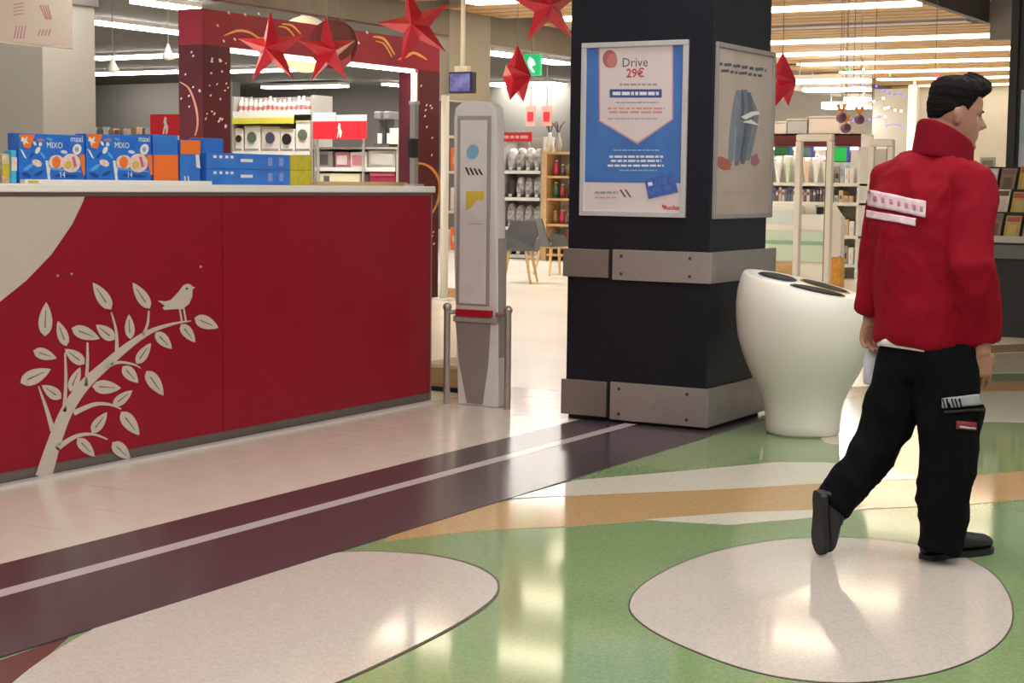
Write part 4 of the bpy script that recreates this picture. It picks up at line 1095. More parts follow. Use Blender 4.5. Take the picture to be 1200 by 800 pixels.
for k, (x0, x1, y0, y1) in enumerate([(908,929,172,182),(941,954,172,184),(977,996,172,190)]):
    p = Vector((XA((x0+x1)/2,180,BY-.1), BY-.1, ZA(x0,y1,BY-.1)))
    r = thing('display_screen', p, 'small %s screen under the red fascia, %s from the left' % (['dark green','grey-green','bright green'][k], ORD[k]), 'screen', 'screens under the fascia')
    B(XA(x0,180,BY-.1), XA(x1,180,BY-.1), BY-.12, BY-.05, ZA(x0,y1,BY-.1), ZA(x0,y0,BY-.1)).build('case', mat('screen_case', (40,40,52), .4), r)
    B(XA(x0+1,180,BY-.1), XA(x1-3,180,BY-.1), BY-.128, BY-.12, ZA(x0,y1-1,BY-.1), ZA(x0,y0+1,BY-.1)).build('picture', [mat('pic_dgreen',(30,96,52),.3,emit=.3), mat('pic_grey',(90,110,104),.3,emit=.3), mat('pic_green',(24,170,70),.3,emit=.5)][k], r)
    B(XA(x1-3,180,BY-.1), XA(x1-.5,180,BY-.1), BY-.128, BY-.12, ZA(x0,y1-1,BY-.1), ZA(x0,y0+1,BY-.1)).build('side_bar', mat('pic_blue', (70,80,190), .3, emit=.3), r)
# wrapped cones on the upper level
cone_c = [(240,232,224),(232,206,180),(226,170,130),(244,240,236),(214,224,200)]
x = 895; k = 0
while x < 964 and k < 20:
    a = XA(x+2.5,200,BY); h = (ZA(x,lr.uniform(174,186),BY) - dl[0])
    p = Vector((a, BY+.12 + .16*(k % 2), dl[0]+.004))
    r = thing('paper_cone', p, 'pale wrapped cone bouquet under the red fascia, %s from the left' % ORD[k], 'bouquet', 'wrapped cones on the display')
    ci = lr.randrange(5)
    MB().lathe(p, [(.02,0),(.04,h*.4),(.063,h*.82),(.055,h*.84),(.02,h*.6)], 9).build('wrap', mat('cone_%d' % ci, cone_c[ci], .6), r)
    for q in range(4):
        g = q*1.57+k
        MB().ball(p + Vector((.03*math.cos(g), .03*math.sin(g), h*(.86+.05*(q % 2)))), .03, 7, 5).build('bloom', mat('cone_%d' % ((ci+q) % 5), cone_c[(ci+q) % 5], .6), r)
    x += 5.6; k += 1
# upright books
bk = [(120,90,96),(206,196,190),(90,86,104),(60,56,66),(226,220,214),(150,96,90),(110,120,140),(190,170,150)]
x = 895; k = 0
names_extra = ['twenty-first','twenty-second','twenty-third','twenty-fourth']
while x < 964 and k < 24:
    wd = lr.uniform(2.6, 4.2); a, b = XA(x,230,BY), XA(x+wd,230,BY)
    h = (dl[0]-.04-dl[1])*lr.uniform(.72,.95); ci = lr.randrange(8)
    r = thing('upright_book', ((a+b)/2, BY+.15, dl[1]), 'upright book on the display wall row below the cones, %s from left' % (ORD+names_extra)[k], 'book', 'books on the display wall')
    B(a, b-.006, BY+.05, BY+.25, dl[1]+.003, dl[1]+h).build('cover', mat('book_%d' % ci, bk[ci], .5), r)
    B(a+.006, b-.012, BY+.046, BY+.05, dl[1]+h*.55, dl[1]+h*.8).build('spine_title', mat('book_%d' % ((ci+4) % 8), bk[(ci+4) % 8], .5), r)
    x += wd + .2; k += 1
# white counter with mint glass before the display
ca, cbx = XA(893,270,21.6), XA(968,270,21.6)
r = thing('white_display_counter', ((ca+cbx)/2, 21.8, 0), 'white counter with mint glass panels behind the bin', 'counter')
zt = ZA(930,240,21.6)
B(ca, XA(936,270,21.6), 21.6, 22.1, 0, zt).build('body', mat('counter_white', (244,242,236), .4), r, bevel=.01)
B(XA(937,270,21.6), cbx, 21.62, 22.1, 0, ZA(930,251,21.6)).build('body', mat('counter_white', (244,242,236), .4), r, bevel=.01)
mint = mat('mint_glass', (206,228,208), .15)
B(ca, cbx, 21.585, 21.598, ZA(930,306,21.6), ZA(930,270,21.6)).build('glass_panel', mint, r)
B(ca, cbx, 21.575, 21.598, ZA(930,286,21.6), ZA(930,282,21.6)).build('green_line', mat('mint_line', (150,190,160), .3), r)
B(ca+.05, XA(934,270,21.6), 21.59, 21.6, ZA(930,263,21.6), ZA(930,246,21.6)).build('front_print', mat('print_mint', (214,230,226), .4), r)
B(ca, XA(934,270,21.6), 21.56, 21.6, .02, ZA(930,308,21.6)).build('timber_foot', wood, r)
p = Vector((XA(950,245,21.7), 21.8, ZA(930,251,21.6)+.004))
r = thing('card_terminal', p, 'small white and black till terminal on the mint-glass counter', 'terminal')
B(p.x-.1, p.x+.06, p.y-.06, p.y+.06, p.z, p.z+.13).build('body', white, r, bevel=.01)
B(p.x+.07, p.x+.14, p.y-.05, p.y+.05, p.z, p.z+.10).build('keypad', dark, r, bevel=.01)
# slim white promo stand
p = Vector((XA(980,300,20.9), 20.9, 0))
r = thing('promo_stand', p, 'slim white promotional stand with orange base between the gates', 'stand')
B(p.x-.09, p.x+.07, 20.85, 21.0, .42, ZA(980,243,20.9)-.12).build('panel', white, r, bevel=.005)
MB().prism([(p.x-.09,20.85,ZA(980,243,20.9)-.12),(p.x+.05,20.85,ZA(980,243,20.9)-.12),(p.x-.07,20.85,ZA(980,243,20.9)+.04)], (0,.15,0)).build('pointed_top', white, r)
B(p.x-.10, p.x+.08, 20.84, 21.02, 0, .40).build('base', mat('promo_orange', (226,170,70), .5, rgb2=(200,130,50), scale=14), r, bevel=.01)
# goods on the right-hand shelves
gx0 = XA(974,230,BY)
for li in range(4):
    z = dl[li]; hmax = ([zf0] + dl)[li] - .05 - z
    x = 976; k = 0
    while x < 998:
        wd = lr.uniform(5, 7); a, b = XA(x,230,BY), XA(x+wd,230,BY); ci = lr.randrange(8); h = hmax*lr.uniform(.45,.8)
        r = thing('shelf_carton', ((a+b)/2, BY+.2, z), 'small carton on the shelves left of the jacket, %s from left, level %s from top' % (ORD[k], ORD[li]), 'box', 'cartons on the far shop shelves')
        B(a, b-.01, BY+.05, BY+.3, z+.003, z+h).build('carton', mat('scart_%d' % ci, [(236,230,222),(206,196,186),(226,196,160),(170,160,152),(240,236,232),(150,140,136),(190,200,206),(214,180,150)][ci], .5), r)
        B(a+.02, b-.03, BY+.044, BY+.05, z+h*.3, z+h*.6).build('label_print', mat('book_%d' % ci, bk[ci], .5), r)
        x += wd; k += 1
# boxes above the fascia
for k, (x0, x1, y0, m_, lab) in enumerate([(905,922,144,white,'white box on top of the red fascia by the column'),(923,946,141,mat('clear_grey',(190,192,196),.3),'greyish clear tub on top of the fascia'),(948,984,138,mat('pale_pink',(232,220,216),.5),'wide pale carton on top of the fascia')]):
    a, b = XA(x0,150,BY), XA(x1,150,BY)
    r = thing('stored_box', ((a+b)/2, BY+.2, zf1), lab, 'box')
    B(a, b, BY-.02, BY+.45, zf1, ZA(x0,y0,BY)).build('box_body', m_, r, bevel=.01)
    B(a-.01, b+.01, BY-.03, BY+.46, ZA(x0,y0,BY)-.001, ZA(x0,y0,BY)+.025).build('lid', offw, r)
B(dx0, dx1, BY-.05, BY+.56, zf1-.02, zf1-.0005).build('top_board', white, du)
# pale grey partition and white post behind the fairy lights
r = thing('partition', (XA(1043,150,29), 29, 0), 'grey partition panel behind the fairy lights', 'partition')
B(XA(1022,150,29), XA(1064,150,29), 29, 29.1, 0, ZA(1040,104,29)).build('panel', mat('partition_grey', (146,140,130), .7), r)
B(XA(1064,150,29), XA(1074,150,29), 28.95, 29.1, 0, ZA(1040,100,29)).build('post', white, r)
# fairy lights
fc = J(1035, 100, 17)
fy = thing('fairy_lights', fc, 'string of white and violet fairy lights left of the head', 'fairy lights')
wht = mat('bulb_white', (255,248,225), .4, emit=5); vio = mat('bulb_violet', (120,100,255), .4, emit=2.5); grn = mat('bulb_green', (70,220,120), .4, emit=2); rdd = mat('bulb_red', (255,70,70), .4, emit=3)
strands = [[(1000,99),(1010,100),(1027,101),(1034,106),(1040,108),(1046,111),(1053,109),(1060,112)], [(990,140),(1000,141),(1010,144),(1019,140),(1030,137),(1037,137),(1039,147),(1050,145),(1057,149)], [(1024,119),(1035,115),(1037,127),(1041,126),(1049,129),(1056,130)], [(985,84),(992,81),(996,82),(1012,81),(1038,88),(1043,88),(1072,97)]]
for si, st in enumerate(strands):
    pts = [J(x, y, 17) for x, y in st]
    MB().tube(pts, .002, 5).build('wire', mat('wire_dark', (90,86,90), .6), fy)
    for q, p in enumerate(pts):
        mm = [vio, vio if q not in (5,) else wht, wht, [grn,grn,grn,wht,rdd,grn,wht][q % 7]][si]
        MB().ball(p, .013, 8, 6).build('bulb', mm, fy)
    MB().tube([pts[0], Vector((pts[0].x, pts[0].y, 3.3))], .003, 4).build('wire', mat('wire_dark', (90,86,90), .6), fy)
# red neon ribbon above the hair
c = J(1096, 92, 15)
r = thing('neon_loop', c, 'small glowing red ribbon loop hanging above the dark hair', 'decoration')
MB().tube([J(1094,85,15),J(1098,86,15),J(1099,91,15),J(1098,97,15)], .011, 6).build('tube', rdd, r)
MB().tube([J(1096,85,15), Vector((J(1096,85,15).x, J(1096,85,15).y, 3.3))], .003, 5).build('cord', m_string, r)
# baubles with ribbons
for k, (x, y) in enumerate([(986,138),(991,150),(1007,140)]):
    c = J(x, y, 16 + .25*k); R = .052
    r = thing('bauble', c, 'mauve bauble with golden ribbon, %s of three behind the gates' % ['left','middle','right'][k], 'bauble', 'mauve baubles')
    MB().ball(c, R, 16, 10).build('ball', mat('bauble_mauve', (170,116,132), .3, rgb2=(110,70,110), scale=14), r, smooth=True)
    MB().tube([c+Vector((0,0,R*.9)), c+Vector((0,0,R*1.25))], .014, 8).build('cap', gold, r)
    MB().prism([c+Vector((-.03,0,R*1.2)), c+Vector((-.06,0,R*2.4)), c+Vector((-.02,0,R*2.5)), c+Vector((.0,0,R*1.25))], (0,.005,0)).build('ribbon', mat('ribbon_gold', (226,150,60), .4), r)
    MB().prism([c+Vector((.0,0,R*1.2)), c+Vector((.01,0,R*2.6)), c+Vector((.05,0,R*2.4)), c+Vector((.03,0,R*1.25))], (0,.005,0)).build('ribbon', mat('ribbon_gold', (226,150,60), .4), r)
    MB().tube([c+Vector((0,0,R*1.2)), (c.x, c.y, 3.3)], .003, 4).build('string', m_string, r)

# ================================================================== MAGAZINE RACK AND DARK TOTEM AT RIGHT
RY = 15.0
rx0, rx1 = XA(1128,300,RY), XA(1262,300,RY)
rack = thing('magazine_rack', ((rx0+rx1)/2, RY+.3, 0), 'dark tiered magazine rack right of the walking person', 'rack')
rkd = mat('rack_dark', (38,40,44), .5); rkg = mat('rack_grey', (104,112,112), .5)
B(rx0, rx1, RY+.02, RY+.7, 0, ZA(1180,302,RY)).build('base', rkd, rack, label='dark base')
B(rx0, rx1, RY+.7, RY+.74, 0, ZA(1180,205,RY)).build('back_panel', rkd, rack)
tz = [ZA(1180,y_,RY) for y_ in (283, 256, 229)]
B(rx0, rx1, RY-.02, RY+.02, ZA(1180,303,RY), tz[0]-.03).build('front_panel', rkg, rack, label='grey front panel')
for k in range(3):
    yy = RY + .02 + k*.22
    MB().prism([(rx0,yy,tz[k]-.02),(rx0,yy+.04,tz[k]-.02),(rx0,yy+.20,tz[k]+.26),(rx0,yy+.16,tz[k]+.26)], (rx1-rx0,0,0)).build('tier_back', rkd, rack)
    B(rx0, rx1, yy-.035, yy-.025, tz[k]-.01, tz[k]+.05).build('tier_rail', mat('rail_clear', (196,192,188), .25), rack)
    B(rx0, rx1, yy-.035, yy+.03, tz[k]-.025, tz[k]-.01).build('tier_floor', rkd, rack)
mag = [(206,196,190),(150,120,112),(190,160,90),(226,220,214),(120,110,110),(176,90,96),(110,96,76),(196,180,120)]
for k in range(3):
    yy = RY + .02 + k*.22
    n = 6; wd = (rx1-rx0)/n
    for j in range(n):
        a = rx0 + j*wd + .015; b = a + wd - .03; ci = lr.randrange(8)
        if k == 2 and j == 3: ci = 2
        r = thing('magazine', ((a+b)/2, yy, tz[k]), 'magazine leaning on the %s rack tier, %s from the left' % (['lowest','middle','top'][k], ORD[j]), 'magazine', 'magazines on the rack')
        hh = .255 + lr.uniform(-.02,.03)
        f = lambda x, t, o=0: Vector((x, yy-.022+t*.57*hh-o, tz[k]-.008+t*hh))
        MB().prism([f(a,0),f(b,0),f(b,1),f(a,1)], (0,.018,0)).build('cover', mat('mag_%d' % ci, mag[ci], .35, var=.12, scale=12), r)
        MB().prism([f(a+.01,.78,.001),f(b-.01,.78,.001),f(b-.01,.95,.001),f(a+.01,.95,.001)], (0,-.002,0)).build('masthead', mat('mag_%d' % ((ci+3) % 8), mag[(ci+3) % 8], .35), r)
        MB().prism([f(a+.03,.15,.001),f(b-.03,.15,.001),f(b-.03,.68,.001),f(a+.03,.68,.001)], (0,-.002,0)).build('cover_picture', mat('mag_%d' % ((ci+5) % 8), mag[(ci+5) % 8], .35), r)
p = Vector((XA(1157,205,RY+.72), RY+.72, ZA(1180,205,RY)))
r = thing('photo_holder', p, 'small clear holder with a greenish picture on top of the rack', 'holder')
B(p.x-.07, p.x+.07, p.y-.015, p.y+.01, p.z+.004, p.z+.17).build('frame', mat('holder_clear', (206,204,190), .25), r)
B(p.x-.05, p.x+.05, p.y-.02, p.y-.015, p.z+.02, p.z+.14).build('picture', mat('holder_pic', (186,180,150), .4, rgb2=(120,116,90), scale=18), r)
for k in range(3):
    xx = XA(1176+10*k, 330, RY+.02)
    B(xx, xx+.05, RY-.0, RY+.02, ZA(1180,345,RY), ZA(1180,332,RY)).build('base_highlight', rkg, rack) if k < 0 else None
TY = 16.6
t0, t1, t2 = XA(1181,120,TY), XA(1191,120,TY), XA(1300,120,TY)
tot = thing('dark_totem', ((t0+t2)/2, TY, 0), 'tall dark-framed display panel cut by the right picture edge', 'display')
B(t0, t1, TY, TY+.2, 0, 3.62).build('frame_post', mat('totem_dark', (46,46,48), .4), tot, bevel=.01)
B(t2, t2+.09, TY, TY+.2, 0, 3.62).build('frame_post', mat('totem_dark', (46,46,48), .4), tot, bevel=.01)
B(t1, t2, TY+.06, TY+.14, 0, 3.62).build('panel', mat('totem_panel', (84,84,86), .4), tot)
B(t1+.03, t2-.03, TY+.05, TY+.06, ZA(1195,205,TY), ZA(1195,105,TY)).build('poster', mat('totem_poster', (176,200,216), .35, rgb2=(210,224,232), scale=3), tot, label='pale blue poster')

# ================================================================== PERSON
DP = 5.93
ahd = Vector((_f.x, _f.y, 0)).normalized(); UP = Vector((0,0,1))
def hdg(deg):
    t = math.radians(deg); return _r*math.cos(t) + ahd*math.sin(t)
def rgt(deg):
    t = math.radians(deg); return _r*math.sin(t) - ahd*math.cos(t)
def P(x, y, dd=0.0): return J(x, y, DP + dd)

from mathutils import noise as mnoise
def folds(me, amp, fr, ax):
    me.update()
    nr = [v.normal.copy() for v in me.vertices]
    for v, n in zip(me.vertices, nr):
        c = v.co; w0 = mnoise.noise(c*3.0)
        u = c.dot(ax) * fr + w0*1.2; z = c.z * fr * .42 + c.dot(ax) * fr * .25
        q = mnoise.noise(Vector((u, c.dot(UP.cross(ax))*fr, z)))
        q2 = mnoise.noise(Vector((u*2.1+7, c.dot(UP.cross(ax))*fr*2, z*2.4)))
        v.co = c + n*(amp*((.35-abs(q))*1.6 + .5*(.3-abs(q2))))
    me.update()
def vox(mb, size, name, smooth=4, disp=0.0, dscale=.12):
    me = mb.mesh('tmp'); ob = bpy.data.objects.new('tmp', me); COL.objects.link(ob)
    rm = ob.modifiers.new('r', 'REMESH'); rm.mode = 'VOXEL'; rm.voxel_size = size
    sm = ob.modifiers.new('s', 'SMOOTH'); sm.factor = .5; sm.iterations = smooth
    if disp:
        tx = bpy.data.textures.new('folds', 'CLOUDS'); tx.noise_scale = dscale; tx.noise_depth = 1
        d = ob.modifiers.new('d', 'DISPLACE'); d.texture = tx; d.strength = disp; d.mid_level = .5; d.texture_coords = 'LOCAL'
        s2 = ob.modifiers.new('s2', 'SMOOTH'); s2.factor = .5; s2.iterations = 2
    bpy.context.view_layer.update()
    dg = bpy.context.evaluated_depsgraph_get()
    out = bpy.data.meshes.new_from_object(ob.evaluated_get(dg)); out.name = name
    bpy.data.objects.remove(ob); bpy.data.meshes.remove(me)
    for p in out.polygons: p.use_smooth = True
    return out

def put(name, me, m, parent=None, origin=None, **k):
    me.materials.clear(); me.materials.append(m)
    o = origin if parent is None else root_origin(parent)
    me.transform(Matrix.Translation(-o))
    ob = bpy.data.objects.new(name, me); COL.objects.link(ob)
    if parent is None: ob.location = o; ORIG[ob.name] = o
    else: ob.parent = parent
    return tag(ob, **k)

def ball_axes(mb, c, ax, r, n=18, m=12):
    """ellipsoid with given axes"""
    t = MB().ball((0,0,0), 1.0, n, m); base = len(mb.v)
    mb.v += [c + ax[0]*(v.x*r[0]) + ax[1]*(v.y*r[1]) + ax[2]*(v.z*r[2]) for v in t.v]
    mb.f += [tuple(base+i for i in f) for f in t.f]

# ---- joints
hipR, hipL = P(1108,420,-.06), P(1064,424,.06)
kneR, kneL = P(1113,525,-.06), P(1031,518,.08)
ankR, ankL = P(1102,630,-.03), P(977,590,.05)
shR, shL = P(1139,217,-.13), P(1047,212,.13)
elR, elL = P(1139,315,-.20), P(1031,312,.17)
wrR, wrL = P(1152,398,-.14), P(1021,366,.20)
neckb, headc = P(1104,190,.0), P(1119,136,.03)
heelR, toeR = FL(1083,656), FL(1159,646)
toeL = FL(958,651) + Vector((0,0,.012)); heelL = P(958,578,.0)

# ---- head surface
FD = (hdg(2) - UP*.16).normalized(); LD = UP.cross(FD).normalized(); UD = FD.cross(LD).normalized()
RNG = [(-.120,.066,-.030,.016),(-.113,.086,-.005,.034),(-.097,.094,.016,.049),(-.072,.093,.044,.060),(-.045,.093,.070,.066),(-.020,.092,.088,.071),(.005,.089,.098,.075),(.030,.091,.103,.077),(.060,.091,.101,.077),(.085,.080,.090,.070),(.103,.058,.068,.053),(.114,.030,.036,.028),(.118,.004,.006,.004)]
def headpt(z, g):
    for i in range(len(RNG)-1):
        if RNG[i][0] <= z <= RNG[i+1][0]:
            t = (z-RNG[i][0])/(RNG[i+1][0]-RNG[i][0]); q = [RNG[i][k]*(1-t)+RNG[i+1][k]*t for k in range(4)]; break
    else: q = RNG[-1] if z > 0 else RNG[0]
    c, s = math.cos(g), math.sin(g)
    x = q[1]*c if c > 0 else q[2]*c
    y = q[3]*s
    if c > 0:
        G = lambda y0, z0, sy, sz: math.exp(-((y-y0)/sy)**2-((z-z0)/sz)**2)
        x += .012*G(0,.002,.009,.018) + .024*G(0,-.022,.011,.012) + .014*G(0,-.010,.008,.016)
        x -= .010*(G(.032,.006,.014,.011)+G(-.032,.006,.014,.011))
        x += .005*(G(.03,.026,.02,.008)+G(-.03,.026,.02,.008))
        x += .006*G(0,-.055,.020,.006) + .005*G(0,-.067,.018,.006) - .004*G(0,-.061,.02,.003) - .005*G(0,-.082,.02,.008)
        x += .006*G(0,-.102,.018,.012)
    return Vector((x, y, z))
def H(v, off=0): return headc + FD*v.x + LD*v.y + UD*v.z
NZ, NG = 56, 56
hb = MB()
zs = [-.120 + .238*i/(NZ-1) for i in range(NZ)]
for z in zs:
    for j in range(NG):
        hb.v.append(H(headpt(z, 2*math.pi*j/NG)))
for i in range(NZ-1):
    for j in range(NG):
        q = (j+1) % NG
        hb.f.append((i*NG+j, i*NG+q, (i+1)*NG+q, (i+1)*NG+j))
hb.f.append(tuple(range(NG-1,-1,-1))); hb.f.append(tuple((NZ-1)*NG+j for j in range(NG)))
body = hb
for s in (-1, 1):    # ears
    ec = H(Vector((-.012, s*.077, -.005)))
    ball_axes(body, ec, (FD*.9-UD*.2, LD*s, UD), (.017, .010, .031), 12, 8)
    ball_axes(body, H(Vector((-.020, s*.084, .006))), (FD, LD, UD), (.012, .007, .022), 10, 8)
body.tube([neckb - UP*.05, neckb + (headc-neckb)*.35, H(Vector((-.025,0,-.05))), H(Vector((-.02,0,.0)))], [(.068,.068),(.060,.062),(.060,.066),(.050,.06)], 18)

def hand(mb, wr, dirv, palm, curl=.5, side=1, size=1.0):
    """wr wrist, dirv towards fingers, palm = direction the palm faces, side = +1/-1 where the thumb leaves"""
    d = dirv.normalized(); n = (palm - d*palm.dot(d)).normalized(); l = d.cross(n) * side
    S = size
    mb.tube([wr - d*.03*S, wr + d*.015*S, wr + d*.05*S, wr + d*.085*S, wr + d*.095*S], [(.027*S,.021*S),(.032*S,.019*S),(.041*S,.018*S),(.042*S,.016*S),(.036*S,.012*S)], 14, side=l)
    for k, (o, L) in enumerate([(.033,.074),(.011,.083),(-.011,.078),(-.032,.062)]):
        p = wr + d*.085*S + l*(o*S); dd = (d + l*(o*4.5)).normalized(); pts = [p]; 
        for sg, seg in enumerate((.45, .32, .23)):
            a = curl*(.75+.25*sg+.08*k); dd = (dd*math.cos(a) + n*math.sin(a)).normalized()
            n2 = (n - dd*n.dot(dd)); n_ = n2.normalized() if n2.length > .05 else n
            p = p + dd*(L*seg*S); pts.append(p)
        mb.tube(pts, [.0092*S,.0086*S,.0080*S,.0064*S], 10)
    t0 = wr + d*.025*S + l*(.026*S)
    td = (d*.72 + l*.6 + n*.35).normalized(); t1 = t0 + td*.038*S; td2 = (d*.9 + l*.15 + n*.4).normalized(); t2 = t1 + td2*.030*S; t3 = t2 + (d*.9 - l*.05 + n*.45).normalized()*.025*S
    mb.tube([t0, t1, t2, t3], [.016*S,.0125*S,.0115*S,.0085*S], 10)
hdR = (P(1149,440,-.10) - wrR); hdL = (P(1019,392,.2) - wrL)
hand(body, wrR + hdR.normalized()*.035, hdR, rgt(40)*-1 + hdg(40)*.45, .38, 1, 1.06)
hand(body, wrL + hdL.normalized()*.02, hdL, rgt(40)*.8 - hdg(40)*.3, .85, -1)
# arms, trunk and legs of the body (mostly under the clothes)
lat = rgt(48); plv = rgt(30)
body.tube([shR, elR, wrR, wrR + hdR.normalized()*.05], [.052,.044,.030,.028], 14)
body.tube([shL, elL, wrL, wrL + hdL.normalized()*.05], [.052,.044,.030,.028], 14)
body.tube([P(1086,425), P(1086,370), P(1083,300), P(1086,240), P(1096,205), neckb], [(.15,.10),(.14,.10),(.15,.11),(.165,.11),(.14,.09),(.06,.06)], 20, side=lat)
body.tube([hipR + UP*.05, hipR, kneR, ankR, heelR*.8 + toeR*.2 + UP*.05], [.085,.085,.058,.042,.035], 14)
body.tube([hipL + UP*.05, hipL, kneL, ankL, heelL*.75 + toeL*.25 + hdg(25)*.04], [.085,.085,.058,.042,.033], 14)
skin = mat('skin', (168, 120, 100), .5, var=.06, scale=20)
org = Vector((hipR.x*.5+hipL.x*.5, hipR.y*.5+hipL.y*.5, 0))
person = put('person', vox(body, .0045, 'person', 2), skin, origin=org)
tag(person, 'person in a red jacket and black work trousers striding past the bin', 'person')

# ---- hair
def hairmask(z, g):
    a = abs((g + math.pi) % (2*math.pi) - math.pi)      # 0 = face front, pi = back
    if a < .9: line = .074
    elif a < 1.35: line = .074 - (a-.9)/.45*.062
    elif a < 1.75: line = .012 + .016*math.sin((a-1.35)/.4*math.pi)
    else: line = .012 - min(1, (a-1.75)/.7)*.042
    return z - line, a
hm = MB(); NZ2, NG2 = 70, 80
rh = random.Random(4)
for i in range(NZ2):
    z = -.09 + .208*i/(NZ2-1)
    for j in range(NG2):
        g = 2*math.pi*j/NG2
        mk, a = hairmask(z, g)
        v = headpt(z, g)
        topw = max(0, min(1, (z-.055)/.045))
        th = .005 + .020*topw + (.020*math.exp(-(a/.8)**2)*topw)
        f = max(0, min(1, mk/.014)); f = f*f*(3-2*f)
        off = -.007 + (th+.007)*f + (rh.uniform(-1,1)*.0022 + .003*math.sin(g*11+z*90)*topw)*f
        nrm = Vector((v.x*1.0, v.y*1.25, (z-.0)*.9)).normalized()
        w_ = v + nrm*off
        if a < 1.0: w_.x += .018*topw*f*(1-a)
        hm.v.append(H(w_))
for i in range(NZ2-1):
    for j in range(NG2):
        q = (j+1) % NG2
        hm.f.append((i*NG2+j, i*NG2+q, (i+1)*NG2+q, (i+1)*NG2+j))
hm.f.append(tuple((NZ2-1)*NG2+j for j in range(NG2)))
hm.build('hair', mat('hair_dark', (14, 11, 12), .7, spec=.1, rgb2=(24,19,19), scale=60, bump=.4, bscale=120), person, label='short dark hair', smooth=True)
for s in (-1, 1):
    e = H(headpt(.006, s*.36) + Vector((-.0085,0,0)))
    MB().ball(e, .0115, 14, 10).build('eye', mat('eye_white', (226,220,214), .2), person, smooth=True)
    MB().ball(e + FD*.0068, .0056, 10, 8).build('iris', mat('iris_dark', (40,28,22), .2), person, smooth=True)
    pts = [H(headpt(.026 + .004*math.sin(t*3), s*t) + Vector((.002,0,0))) for t in (.18,.3,.42,.54)]
    MB().tube(pts, [.002,.0035,.0035,.002], 6).build('eyebrow', mat('hair_dark', (30,24,24), .55), person)

# ---- jacket
jm = MB()
jm.tube([P(1083,409), P(1085,398), P(1086,360), P(1083,315), P(1083,270), P(1086,232), P(1094,207), P(1100,192), P(1104,178)],
        [(.180,.140),(.186,.147),(.190,.150),(.192,.148),(.196,.146),(.198,.138),(.170,.118),(.110,.095),(.085,.085)], 28, side=lat)
jm.tube([P(1104,196), P(1124,205,-.07), shR, shR + (elR-shR)*.3, elR, elR + (wrR-elR)*.5, wrR, wrR + (wrR-elR)*.05], [.07,.075,.082,.080,.074,.068,.056,.050], 18)
jm.tube([P(1104,196), P(1072,203,.07), shL, shL + (elL-shL)*.3, elL, elL + (wrL-elL)*.5, wrL], [.07,.075,.080,.078,.072,.066,.058], 18)
jred = mat('jacket_red', (130, 7, 27), .75, spec=.12, var=.06, scale=7, bump=.25, bscale=40)
jme = vox(jm, .009, 'jacket', 4, .012, .12)
folds(jme, .024, 8.0, lat)
jbv = BVHTree.FromPolygons([v.co.copy() for v in jme.vertices], [tuple(p.vertices) for p in jme.polygons])
jacket = put('jacket', jme, jred, person, label='red zip jacket with white back print')
# collar: stand-up, open at the top
def collar(r0, r1, base, top, axf, n=36):
    mb = MB()
    for k in range(7):
        t = k/6
        for j in range(n):
            g = 2*math.pi*j/n; fx = math.cos(g)
            c = base*(1-t) + top*t
            rr = r0*(1-t) + r1*t
            # front sits lower than the back
            mb.v.append(c + axf*(fx*rr*1.08) + UP.cross(axf)*(math.sin(g)*rr*.95) - UP*(fx*.058*(.35+.65*t)))
    for k in range(6):
        for j in range(n):
            q = (j+1) % n
            mb.f.append((k*n+j, k*n+q, (k+1)*n+q, (k+1)*n+j))
    return mb
co_ = collar(.108, .100, P(1104,190,.0), P(1108,158,.0), hdg(30)).build('collar', mat('collar_red', (116, 6, 26), .75, spec=.12, var=.05, bump=.2), person, label='tall stand-up red collar', smooth=True)
sd = co_.modifiers.new('solid', 'SOLIDIFY'); sd.thickness = .012; sd.offset = -1
sb = co_.modifiers.new('sub', 'SUBSURF'); sb.levels = 1; sb.render_levels = 1
def patch(quad, nx, ny, bvh, m, name, parent, off=.004, t=.003, **k):
    q = [Vector(p) for p in quad]; mb = MB(); ok = True
    for i in range(ny+1):
        for j in range(nx+1):
            u, v = j/nx, i/ny
            p = (q[0]*(1-u)+q[1]*u)*(1-v) + (q[3]*(1-u)+q[2]*u)*v
            d = ray(p.x, p.y).normalized()
            loc, nr, idx, ds = bvh.ray_cast(CAM, d)
            if loc is None:
                loc = mb.v[-1] if mb.v else None
                if loc is None: loc = J(p.x, p.y, DP)
                mb.v.append(loc)
            else:
                mb.v.append(loc + nr*off)
    w_ = nx+1
    for i in range(ny):
        for j in range(nx):
            mb.f.append((i*w_+j, (i+1)*w_+j, (i+1)*w_+j+1, i*w_+j+1))
    ob = mb.build(name, m, parent, smooth=True, **k)
    s = ob.modifiers.new('solid', 'SOLIDIFY'); s.thickness = t; s.offset = 1
    return ob
bandw = mat('print_white', (226, 206, 212), .6, rgb2=(200,160,172), scale=26)
patch([(1018,222),(1085,236),(1085,255),(1018,241)], 22, 6, jbv, bandw, 'back_print', jacket, label='white lettering band on the back')
patch([(1017,246),(1074,256),(1073,265),(1017,255)], 20, 4, jbv, bandw, 'back_print', jacket)
for k, x in enumerate((1026, 1035, 1044, 1053, 1062, 1071, 1079)):
    yy = 229 + (x-1026)*.24
    patch([(x,yy),(x+3.4,yy+.8),(x+3.4,yy+7),(x,yy+6.2)], 3, 4, jbv, mat('print_grey', (182,120,140), .6), 'back_letter', jacket, off=.0078, t=.0015)
# pale shirt edge below the jacket hem
MB().tube([P(1082,414), P(1083.5,406)], [(.174,.134),(.178,.138)], 36, side=lat).build('shirt_hem', mat('shirt_white', (222,216,212), .7), person, smooth=True, label='white shirt edge below the jacket')

